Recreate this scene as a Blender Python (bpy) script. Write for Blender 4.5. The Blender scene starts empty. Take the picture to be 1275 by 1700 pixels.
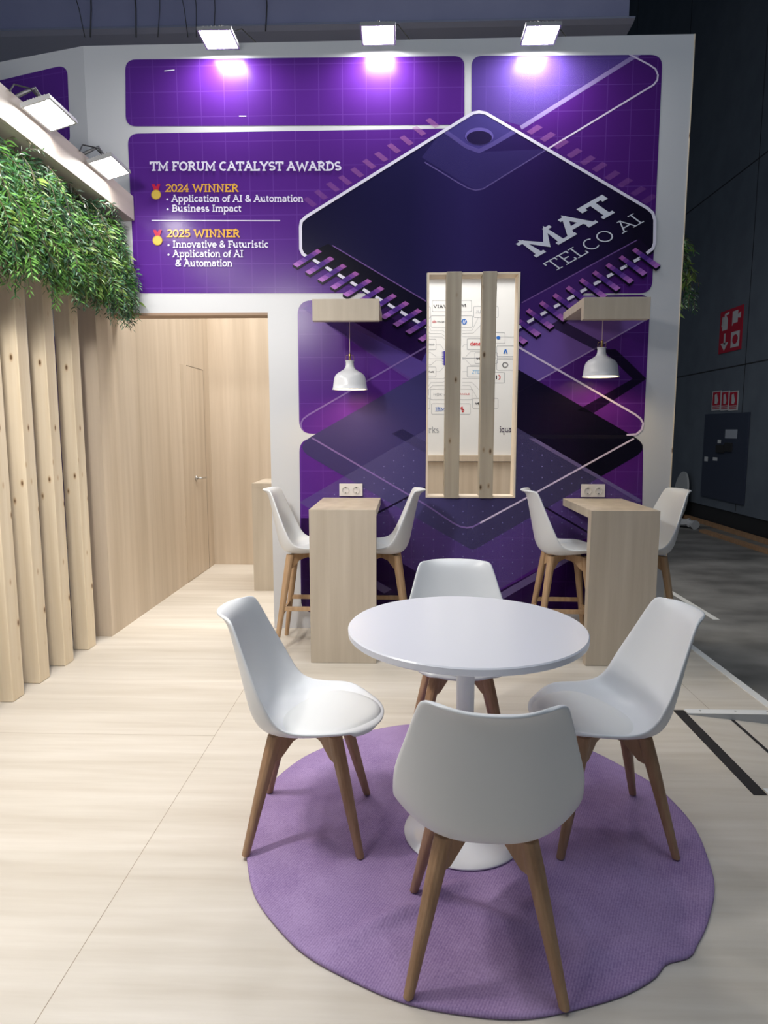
import bpy, math, random
import numpy as np
from mathutils import Vector, Matrix
random.seed(7)
SC = bpy.context.scene
COL = SC.collection
PI = math.pi

# ------------------------------------------------------------------ camera, world, exposure, large lights
F_PX, PITCH, YAW, CAM_H = 1087.0, 0.1248, 0.033, 1.415
cam_d = bpy.data.cameras.new('camera'); cam = bpy.data.objects.new('camera', cam_d); COL.objects.link(cam)
cam.location = (0, 0, CAM_H); cam.rotation_euler = (PI/2 - PITCH, 0, YAW)
cam_d.sensor_fit = 'VERTICAL'; cam_d.sensor_height = 24.0; cam_d.lens = F_PX/1700*24.0
cam_d.clip_start = 0.05; cam_d.clip_end = 200
SC.camera = cam
SC.view_settings.view_transform = 'Standard'; SC.view_settings.look = 'None'
SC.view_settings.gamma = 1.0; SC.view_settings.use_curve_mapping = False
SC.view_settings.exposure = 0.0
SC.cycles.use_denoising = True
SC.cycles.sample_clamp_indirect = 6.0
SC.cycles.transparent_max_bounces = 24
W = bpy.data.worlds.new('hall_air'); SC.world = W; W.use_nodes = True
W.node_tree.nodes['Background'].inputs[0].default_value = (.60, .78, 1.0, 1)
W.node_tree.nodes['Background'].inputs[1].default_value = 0.15
WALL_FLOOD, CANOPY_FLOOD, BULB, FILL_FLOOD = 95.0, 80.0, 110.0, 240.0

def area_light(name, loc, rot, sx, sy, power, col):
    d = bpy.data.lights.new(name, 'AREA'); d.shape = 'RECTANGLE'; d.size = sx; d.size_y = sy
    d.energy = power; d.color = col
    o = bpy.data.objects.new(name, d); o.location = loc; o.rotation_euler = rot; COL.objects.link(o); return o
area_light('hall_ceiling_lamp', (.9, 1.2, 9.2), (0, 0, 0), 4, 4, 190, (.84, .92, 1))
area_light('meeting_room_lamp', (0.2, 5.75, 4.6), (0, 0, 0), 2.6, .9, 105, (1, .97, .92))
area_light('passage_lamp', (-1.6, 5.6, 4.2), (0, 0, 0), .6, 1.4, 60, (1, .97, .92))

# ------------------------------------------------------------------ photo-pixel to place helper
_cp, _sp, _cy, _sy = math.cos(PITCH), math.sin(PITCH), math.cos(YAW), math.sin(YAW)
_fw = Vector((-_sy*_cp, _cy*_cp, -_sp)); _rt = Vector((_cy, _sy, 0)); _up = _rt.cross(_fw)
def at(px, py, ax, val):
    """point where the sight line of a photo pixel meets the plane  coordinate[ax] = val"""
    d = _fw*F_PX + _rt*(px-637.5) - _up*(py-850)
    o = Vector((0, 0, CAM_H)); return o + d*((val-o[ax])/d[ax])

# ------------------------------------------------------------------ materials
MATS = {}
def lin(r, g, b):
    f = lambda c: (c/255)/12.92 if c/255 <= .04045 else ((c/255+.055)/1.055)**2.4
    return (f(r), f(g), f(b), 1)
def mat(name, col, rough=.5, metal=0, alpha=1, emit=None, strength=0, spec=.5):
    if name in MATS: return MATS[name]
    m = bpy.data.materials.new(name); m.use_nodes = True
    b = m.node_tree.nodes['Principled BSDF']
    b.inputs['Base Color'].default_value = tuple(col[:3])+(1,)
    b.inputs['Roughness'].default_value = rough; b.inputs['Metallic'].default_value = metal
    b.inputs['Alpha'].default_value = alpha; b.inputs['Specular IOR Level'].default_value = spec
    if emit:
        b.inputs['Emission Color'].default_value = tuple(emit[:3])+(1,); b.inputs['Emission Strength'].default_value = strength
    MATS[name] = m; return m
def nodes(m): 
    nt = m.node_tree; return nt, nt.nodes, nt.links, nt.nodes['Principled BSDF']
def ramp(N, stops):
    r = N.new('ShaderNodeValToRGB'); e = r.color_ramp.elements
    while len(e) < len(stops): e.new(.5)
    for k, (p, c) in enumerate(stops): e[k].position = p; e[k].color = tuple(c[:3])+(1,)
    return r
def math_node(N, L, op, a, b=None, c=None):
    n = N.new('ShaderNodeMath'); n.operation = op
    for i, v in enumerate((a, b, c)):
        if v is None: continue
        if isinstance(v, (int, float)): n.inputs[i].default_value = v
        else: L.new(v, n.inputs[i])
    return n.outputs[0]
def wood(name, c0, c1, scale, rough=.45, knots=False, seams=None, bump=.05, contrast=(.3, .72)):
    m = mat(name, c0, rough)
    nt, N, L, b = nodes(m)
    tc = N.new('ShaderNodeTexCoord'); mp = N.new('ShaderNodeMapping'); L.new(tc.outputs['Object'], mp.inputs[0])
    mp.inputs['Scale'].default_value = scale
    n1 = N.new('ShaderNodeTexNoise'); n1.inputs['Scale'].default_value = 1.0; n1.inputs['Detail'].default_value = 6
    n1.inputs['Roughness'].default_value = .6; L.new(mp.outputs[0], n1.inputs['Vector'])
    r = ramp(N, [(contrast[0], c0), (contrast[1], c1)]); L.new(n1.outputs['Fac'], r.inputs[0])
    n2 = N.new('ShaderNodeTexNoise'); n2.inputs['Scale'].default_value = .28; n2.inputs['Detail'].default_value = 2; L.new(mp.outputs[0], n2.inputs['Vector'])
    mx = N.new('ShaderNodeMixRGB'); mx.blend_type = 'MULTIPLY'; mx.inputs[0].default_value = 1
    r2 = ramp(N, [(.35, (.88, .87, .85)), (.65, (1, 1, 1))]); L.new(n2.outputs['Fac'], r2.inputs[0])
    L.new(r.outputs[0], mx.inputs[1]); L.new(r2.outputs[0], mx.inputs[2]); out = mx.outputs[0]
    if knots:
        v = N.new('ShaderNodeTexVoronoi'); v.inputs['Scale'].default_value = 1; mp2 = N.new('ShaderNodeMapping')
        L.new(tc.outputs['Object'], mp2.inputs[0]); mp2.inputs['Scale'].default_value = (14, 14, 6.5); L.new(mp2.outputs[0], v.inputs['Vector'])
        r3 = ramp(N, [(.065, (.20, .13, .08)), (.11, (.78, .68, .57)), (.18, (1, 1, 1))]); L.new(v.outputs['Distance'], r3.inputs[0])
        m3 = N.new('ShaderNodeMixRGB'); m3.blend_type = 'MULTIPLY'; m3.inputs[0].default_value = 1
        L.new(out, m3.inputs[1]); L.new(r3.outputs[0], m3.inputs[2]); out = m3.outputs[0]
    if seams:
        sx = N.new('ShaderNodeSeparateXYZ'); L.new(tc.outputs['Object'], sx.inputs[0])
        tot = None
        for ax, off, per, hw in seams:
            a = math_node(N, L, 'ADD', sx.outputs[ax], -off); a = math_node(N, L, 'PINGPONG', a, per/2.0)
            s = math_node(N, L, 'LESS_THAN', a, hw)
            if ax == 1: s = math_node(N, L, 'MULTIPLY', s, math_node(N, L, 'LESS_THAN', sx.outputs[0], -.885))
            tot = s if tot is None else math_node(N, L, 'MAXIMUM', tot, s)
        m4 = N.new('ShaderNodeMixRGB'); m4.inputs[2].default_value = (.33, .26, .19, 1); L.new(tot, m4.inputs[0]); L.new(out, m4.inputs[1]); out = m4.outputs[0]
    L.new(out, b.inputs['Base Color'])
    bp = N.new('ShaderNodeBump'); bp.inputs['Strength'].default_value = bump; bp.inputs['Distance'].default_value = .002
    L.new(n1.outputs['Fac'], bp.inputs['Height']); L.new(bp.outputs[0], b.inputs['Normal'])
    return m
BEECH_A, BEECH_B = (.56, .455, .345), (.70, .60, .48)
wood_floor = wood('laminate_floor', (.65, .585, .50), (.785, .73, .65), (1.1, 16, 3), .42, seams=[(0, -.885, 2.44, .0012), (1, 2.87, 4.88, .0012)], bump=.02)
wood_wall = wood('beech_panel', (.56, .45, .335), (.69, .575, .45), (14, 14, .55), .5, bump=.02)
wood_furn = wood('beech_board', (.50, .425, .335), (.62, .54, .44), (15, 15, .8), .5, bump=.02)
wood_post = wood('spruce_post', (.78, .64, .45), (.90, .78, .60), (26, 26, .9), .6, knots=True, bump=.05)
wood_post_shaded = wood('shaded_spruce_post', (.36, .31, .245), (.46, .41, .33), (26, 26, .9), .6, knots=True, bump=.05)  # darker copy of the spruce: shade on the window posts put into the colour
wood_leg = wood('oak_leg', (.30, .165, .085), (.46, .285, .165), (40, 40, 3), .45, bump=.05)
wood_stool_leg = wood('beech_stool_leg', (.42, .26, .14), (.58, .39, .23), (40, 40, 3), .45, bump=.05)
wood_canopy = wood('painted_canopy_board', (.42, .365, .325), (.50, .44, .395), (14, .7, 14), .5, bump=.02)
white_wall = mat('white_print', (.60, .605, .63), .4)
white_plastic = mat('white_plastic', (.74, .755, .775), .36)
white_leather = mat('white_leatherette', (.72, .73, .725), .5)
white_metal = mat('white_lacquer', (.80, .81, .84), .25)
table_white = mat('white_laminate', (.76, .77, .84), .28)
steel = mat('brushed_steel', (.6, .59, .57), .3, 1)
dark_metal = mat('dark_metal', (.03, .03, .033), .5)
grey_metal = mat('grey_metal', (.16, .16, .17), .45, .6)
brass = mat('brass', (.55, .38, .16), .3, 1)
black_rubber = mat('black_rubber', (.02, .018, .02), .7)
white_alu = mat('white_aluminium', (.86, .86, .85), .4)
grey_alu = mat('grey_aluminium', (.42, .43, .45), .45)
flood_emit = mat('flood_light_glass', (1, 1, 1), .3, emit=(1, .98, .97), strength=WALL_FLOOD)
canopy_emit = mat('canopy_flood_glass', (1, 1, 1), .3, emit=(1, .965, .91), strength=CANOPY_FLOOD)
bulb_emit = mat('warm_bulb', (1, .9, .6), .3, emit=(1, .74, .36), strength=BULB)

def rug_material():
    m = mat('purple_wool', (.2, .1, .3), .95, spec=.1); nt, N, L, b = nodes(m)
    tc = N.new('ShaderNodeTexCoord'); w = N.new('ShaderNodeTexWave'); w.bands_direction = 'X'
    mp = N.new('ShaderNodeMapping'); mp.inputs['Rotation'].default_value = (0, 0, .45); L.new(tc.outputs['Object'], mp.inputs[0]); L.new(mp.outputs[0], w.inputs[0])
    w.inputs['Scale'].default_value = 42; w.inputs['Distortion'].default_value = 1.5; w.inputs['Detail'].default_value = 2
    n = N.new('ShaderNodeTexNoise'); n.inputs['Scale'].default_value = 160; n.inputs['Detail'].default_value = 4; L.new(tc.outputs['Object'], n.inputs[0])
    n2 = N.new('ShaderNodeTexNoise'); n2.inputs['Scale'].default_value = 5; n2.inputs['Detail'].default_value = 4; L.new(tc.outputs['Object'], n2.inputs[0])
    a = math_node(N, L, 'MULTIPLY_ADD', n.outputs['Fac'], .45, 0.0); a2 = math_node(N, L, 'MULTIPLY_ADD', n2.outputs['Fac'], .45, a); a3 = math_node(N, L, 'MULTIPLY_ADD', w.outputs['Fac'], .12, a2)
    r = ramp(N, [(.34, (.255, .165, .35)), (.66, (.44, .315, .55))]); L.new(a3, r.inputs[0]); L.new(r.outputs[0], b.inputs['Base Color'])
    bp = N.new('ShaderNodeBump'); bp.inputs['Strength'].default_value = .5; bp.inputs['Distance'].default_value = .004; L.new(a3, bp.inputs['Height']); L.new(bp.outputs[0], b.inputs['Normal'])
    return m
rug_mat = rug_material()
def mottled(name, c0, c1, scale, rough, detail=6, stretch=(1, 1, 1)):
    m = mat(name, c0, rough); nt, N, L, b = nodes(m)
    tc = N.new('ShaderNodeTexCoord'); mp = N.new('ShaderNodeMapping'); mp.inputs['Scale'].default_value = stretch
    n = N.new('ShaderNodeTexNoise'); n.inputs['Scale'].default_value = scale; n.inputs['Detail'].default_value = detail
    L.new(tc.outputs['Object'], mp.inputs[0]); L.new(mp.outputs[0], n.inputs[0])
    r = ramp(N, [(.32, c0), (.7, c1)]); L.new(n.outputs['Fac'], r.inputs[0]); L.new(r.outputs[0], b.inputs['Base Color']); return m
concrete = mottled('hall_concrete', (.10, .098, .094), (.25, .245, .235), 1.6, .55, stretch=(1, 1.6, 1))
hall_wall_mat = mottled('dark_hall_panel', (.085, .105, .135), (.105, .128, .16), 3, .7)
hall_black = mat('hall_black', (.012, .013, .016), .8)
beam_mat = mottled('blue_grey_duct', (.24, .25, .41), (.275, .285, .45), 2, .6)
roof_mat = mat('corrugated_roof', (.05, .055, .075), .6)

# ------------------------------------------------------------------ mesh builder
class MB:
    def __init__(s): s.v = []; s.f = []; s.m = []; s.mats = []
    def slot(s, m):
        if m is None: return 0
        if m not in s.mats: s.mats.append(m)
        return s.mats.index(m)
    def add(s, vs, fs, m=None):
        o = len(s.v); k = s.slot(m); s.v += [tuple(p) for p in vs]
        for f in fs: s.f.append(tuple(i+o for i in f)); s.m.append(k)
    def box(s, x0, x1, y0, y1, z0, z1, m=None):
        s.add([(x0,y0,z0),(x1,y0,z0),(x1,y1,z0),(x0,y1,z0),(x0,y0,z1),(x1,y0,z1),(x1,y1,z1),(x0,y1,z1)],
              [(0,3,2,1),(4,5,6,7),(0,1,5,4),(1,2,6,5),(2,3,7,6),(3,0,4,7)], m)
    def loft(s, rings, cap=True, m=None, close=True):
        n = len(rings[0]); vs = [p for r in rings for p in r]; fs = []
        for k in range(len(rings)-1):
            for i in range(n if close else n-1):
                j = (i+1) % n; fs.append((k*n+i, k*n+j, (k+1)*n+j, (k+1)*n+i))
        if cap: fs.append(tuple(range(n))[::-1]); fs.append(tuple(range((len(rings)-1)*n, len(rings)*n)))
        s.add(vs, fs, m)
    def lathe(s, prof, n=32, c=(0,0,0), m=None, cap=False):
        rings = [[(c[0]+r*math.cos(2*PI*i/n), c[1]+r*math.sin(2*PI*i/n), c[2]+z) for i in range(n)] for r, z in prof]
        s.loft(rings, cap, m)
    def tube(s, pts, r, n=8, m=None):
        pts = [Vector(p) for p in pts]; rings = []
        for i, p in enumerate(pts):
            t = (pts[min(i+1, len(pts)-1)]-pts[max(i-1, 0)]).normalized()
            a = Vector((0,0,1)) if abs(t.z) < .9 else Vector((1,0,0)); u = t.cross(a).normalized(); w = t.cross(u)
            rr = r[i] if isinstance(r, (list, tuple)) else r
            rings.append([p+(u*math.cos(2*PI*k/n)+w*math.sin(2*PI*k/n))*rr for k in range(n)])
        s.loft(rings, True, m)
    def prism(s, poly, y0, y1, m=None):            # poly in (x,z), extruded along y
        n = len(poly); s.add([(x, y0, z) for x, z in poly]+[(x, y1, z) for x, z in poly],
            [tuple(range(n)), tuple(range(n, 2*n))[::-1]]+[(i, i+n, (i+1) % n+n, (i+1) % n) for i in range(n)], m)
    def build(s, name, m=None, parent=None, smooth=False, bevel=0, loc=None, subsurf=0, seg=2):
        me = bpy.data.meshes.new(name); me.from_pydata(s.v, [], s.f)
        for mm in (s.mats or ([m] if m else [])): me.materials.append(mm)
        if s.mats and len(s.mats) > 1:
            me.polygons.foreach_set('material_index', s.m)
        if smooth: me.polygons.foreach_set('use_smooth', [True]*len(me.polygons))
        me.update(); o = bpy.data.objects.new(name, me); COL.objects.link(o)
        if parent: o.parent = parent
        if loc is not None: o.location = loc
        if bevel:
            b = o.modifiers.new('edge', 'BEVEL'); b.width = bevel; b.segments = seg; b.limit_method = 'ANGLE'; b.angle_limit = .6
        if subsurf:
            q = o.modifiers.new('smooth', 'SUBSURF'); q.levels = q.render_levels = subsurf
        return o
def box(x0, x1, y0, y1, z0, z1):
    b = MB(); b.box(x0, x1, y0, y1, z0, z1); return b
def tag(o, label, cat, group=None, kind=None):
    o['label'] = label; o['category'] = cat
    if group: o['group'] = group
    if kind: o['kind'] = kind
    return o
def thing(name, loc, label, cat, group=None, rz=0):
    o = bpy.data.objects.new(name, None); o.empty_display_size = .1; COL.objects.link(o); o.location = loc; o.rotation_euler = (0, 0, rz)
    return tag(o, label, cat, group)
def struct(o, label, cat):
    o['label'] = label; o['category'] = cat; o['kind'] = 'structure'; return o
def copy_tree(o, parent=None):
    c = o.copy(); COL.objects.link(c)
    if parent: c.parent = parent
    for ch in list(o.children): copy_tree(ch, c)
    return c

# ------------------------------------------------------------------ the setting
WY = 4.549                                            # front plane of the printed wall
PLAT = -.065                                          # hall floor level
f = MB()
f.box(-6, 1.385, -1.2, 7.6, PLAT, 0); f.box(1.385, 1.86, -1.2, 2.47, PLAT, 0); f.box(1.385, 1.86, 3.22, 7.6, PLAT, 0)
struct(f.build('floor', wood_floor), 'raised pale wood laminate floor of the stand', 'floor')
hf = MB(); hf.box(-12, 14, -3, 34, PLAT-.1, PLAT)
struct(hf.build('floor_hall', concrete), 'grey mottled concrete floor of the exhibition hall', 'floor')

WX0, WX1, WT = -2.114, 1.815, 3.90
w = MB()
for x0, x1, z0, z1 in ((WX0, -.94, 2.205, WT), (-.94, .140, 0, WT), (.140, .757, 0, .948), (.140, .757, 2.456, WT), (.757, WX1, 0, WT)):
    w.box(x0, x1, WY, WY+.12, z0, z1)
struct(w.build('wall_back', white_wall), 'tall white exhibition stand wall carrying the purple print', 'wall')
tr = MB(); tr.box(WX0+.02, -.94, WY-.004, WY+.12, 2.188, 2.205)
struct(tr.build('trim_1', mat('brown_edge', (.33, .22, .15), .6)), 'thin brown edge strip under the wall above the passage', 'trim')
struct(box(WX1, WX1+.006, WY-.002, WY+.12, 0, WT).build('trim_2', wood_post), 'thin raw wood edge on the right end of the white wall', 'trim')
# angled white section at the far left
La = Vector((WX0, WY, 0)); Lb = at(0, 103, 2, WT); Lb = Vector((Lb.x, Lb.y, 0)); Ld = (Lb-La).normalized(); Ln = Vector((-Ld.y, Ld.x, 0))
if Ln.y > 0: Ln = -Ln
def angled(u, z, off=0): p = La+Ld*u+Ln*off; return (p.x, p.y, z)
g = MB(); g.loft([[angled(0, 2.2), angled(2.2, 2.2), angled(2.2, 2.2, -.1), angled(0, 2.2, -.1)], [angled(0, WT), angled(2.2, WT), angled(2.2, WT, -.1), angled(0, WT, -.1)]])
struct(g.build('wall_angled', white_wall), 'white wall section bending back at the far left above the canopy', 'wall')

# wood room on the left and the passage
g = MB(); g.box(-2.20, -2.02, 4.315, 6.76, 0, 2.80)
wl = struct(g.build('wall_passage', wood_wall), 'pale beech panelled wall running back along the passage', 'wall')
g = MB(); g.box(-2.2, -.50, 6.76, 6.84, 0, 2.95)
struct(g.build('wall_passage_end', wood_wall), 'beech panelled wall closing the end of the passage', 'wall')
# flush door in the passage wall
dr = bpy.data.objects.new('door_1', None); COL.objects.link(dr); dr.location = (-2.02, 5.90, 0); struct(dr, 'flush beech door in the passage wall with a steel lever handle', 'door')
box(0, .004, 0, .66, .01, 2.0).build('door_leaf', wood_wall, dr)
gp = MB(); gp.box(0, .0045, .66, .665, 0, 2.004); gp.box(0, .0045, .18, .665, 2.0, 2.005)
gp.build('door_gap', mat('dark_gap', (.10, .07, .045), .8), dr)
hb = MB(); hb.tube([(.004, .33, .955), (.014, .33, .955)], .024, 16); hb.tube([(.01, .33, .955), (.055, .33, .955), (.06, .345, .955), (.06, .47, .95)], .0095, 10)
hb.build('door_handle', steel, dr, smooth=True)

# meeting room behind the window
RY = 6.72
g = MB(); g.box(-.50, 1.75, RY, RY+.1, 1.16, 2.895)
struct(g.build('wall_meeting_room', mat('room_white', (.78, .77, .75), .5)), 'white wall of the meeting room seen through the slatted window', 'wall')
g = MB(); g.box(-.50, 1.75, RY-.03, RY+.1, 0, 1.09); g.box(-.50, 1.75, RY-.055, RY+.1, 1.098, 1.16); g.box(-.50, 1.75, RY-.03, RY+.1, 2.895, 3.1)
struct(g.build('trim_3', wood_wall), 'beech wainscot and header board on the meeting room wall', 'trim')
# left far room seen in the slits between the posts
g = MB(); g.box(-4.6, -4.5, 1.0, 9, 0, 2.6)
struct(g.build('wall_left', mat('purple_room', (.07, .03, .16), .5)), 'purple wall of the next room seen between the posts', 'wall')

# window lining
g = MB(); X0, X1, Z0, Z1, t = .140, .757, .948, 2.456, .013
for a in ((X0, X0+t, Z0, Z1), (X1-t, X1, Z0, Z1), (X0+t, X1-t, Z0, Z0+t), (X0+t, X1-t, Z1-t, Z1)):
    g.box(a[0], a[1], WY-.010, WY+.122, a[2], a[3])
win = g.build('window_1', mat('pale_lining', (.80, .68, .54), .5)); struct(win, 'tall window opening in the printed wall lined with pale wood', 'window')
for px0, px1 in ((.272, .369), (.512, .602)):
    b = box(px0-.005, px1, WY-.022, WY+.075, Z0-.003, Z1+.003).build('window_post', wood_post_shaded, bevel=.003)
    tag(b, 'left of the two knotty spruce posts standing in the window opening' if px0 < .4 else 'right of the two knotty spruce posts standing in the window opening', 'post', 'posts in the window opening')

# hall around the stand
HX = 4.80
g = MB(); g.box(HX, HX+.3, 1.5, 34, PLAT+.28, 11)
hw = struct(g.build('wall_right', hall_wall_mat), 'dark blue grey concrete panel wall of the exhibition hall', 'wall')
g = MB()
for py in (355, 627):
    z = at(1140 if py == 355 else 1122, py, 0, HX).z; g.box(HX-.0015, HX, 1.5, 34, z-.010, z+.010)
for yy in (7.1, 9.62, 12.2, 15): g.box(HX-.0015, HX, yy-.008, yy+.008, PLAT+.3, 11)
g.build('panel_joint', hall_black, hw)
struct(box(HX+.02, HX+.3, 1.5, 34, PLAT, PLAT+.28).build('baseboard_right', hall_black), 'recessed base of the dark hall wall, coloured black for its shadow band', 'baseboard')  # shadow band under the hall wall put in as black colour
struct(box(-12, HX, 33.5, 33.9, PLAT, 11).build('wall_hall_end', hall_wall_mat), 'dark far end wall of the exhibition hall', 'wall')
# corrugated roof
rings = []
n = 220
prof = []
for i in range(n+1):
    x = -14+i*20.0/n; prof.append((x, 10.6+(.12 if (i % 2) else 0)))
g = MB(); g.loft([[(x, -4, z) for x, z in prof], [(x, 34, z) for x, z in prof]], cap=False, close=False)
struct(g.build('ceiling', roof_mat), 'dark corrugated roof of the exhibition hall', 'ceiling')
# big roof beam / duct with hanging cables
BY = 8.2
bz0 = at(1048, 42, 1, BY).z; bz1 = at(1048, 30, 1, BY).z; bx = at(1044, 30, 1, BY).x
g = MB(); g.box(-12, bx, BY, BY+1.2, bz1, bz1+2.6); 
beam = thing('roof_duct', (0, 0, 0), 'long blue grey roof duct above the stand with a folded lower flange', 'duct')
g.build('duct_body', beam_mat, beam)
g = MB(); g.loft([[(-12, BY-.02, bz0), (-12, BY-.10, bz0+.02), (-12, BY-.02, bz1+.01), (-12, BY+1.2, bz1), (-12, BY+1.2, bz0)], [(bx+.04, BY-.02, bz0), (bx+.04, BY-.10, bz0+.02), (bx+.07, BY-.02, bz1+.01), (bx+.07, BY+1.2, bz1), (bx+.04, BY+1.2, bz0)]])
g.build('flange', mat('duct_flange', (.40, .42, .55), .5), beam)
for k, (x0, x1) in enumerate(((118, 141), (150, 150), (222, 226), (265, 262), (296, 312), (322, 326), (355, 355), (441, 441))):
    a = at(x0, -30, 1, BY-.13); c = at(x1, 62 if k < 7 else 52, 1, BY-.13)
    g = MB(); mid = (a+c)/2+Vector((.02, -.02, 0)); g.tube([a, mid, c], .008 if k in (1, 2, 7) else .005, 6)
    o = g.build('hanging_cable', dark_metal); 
    lab = ['thin slanting cable leftmost on the roof duct', 'thick black vertical cable near the left end of the roof duct', 'thick black cable slightly tilted, third from the left on the duct',
           'dark cable fourth from the left on the roof duct', 'thin slanting cable left of the leftmost wall floodlight', 'dark cable just left of the leftmost wall floodlight',
           'dark cable directly above the leftmost wall floodlight', 'dark vertical cable between the left and middle wall floodlights'][k]
    tag(o, lab, 'cable', 'cables on the roof duct')

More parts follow.
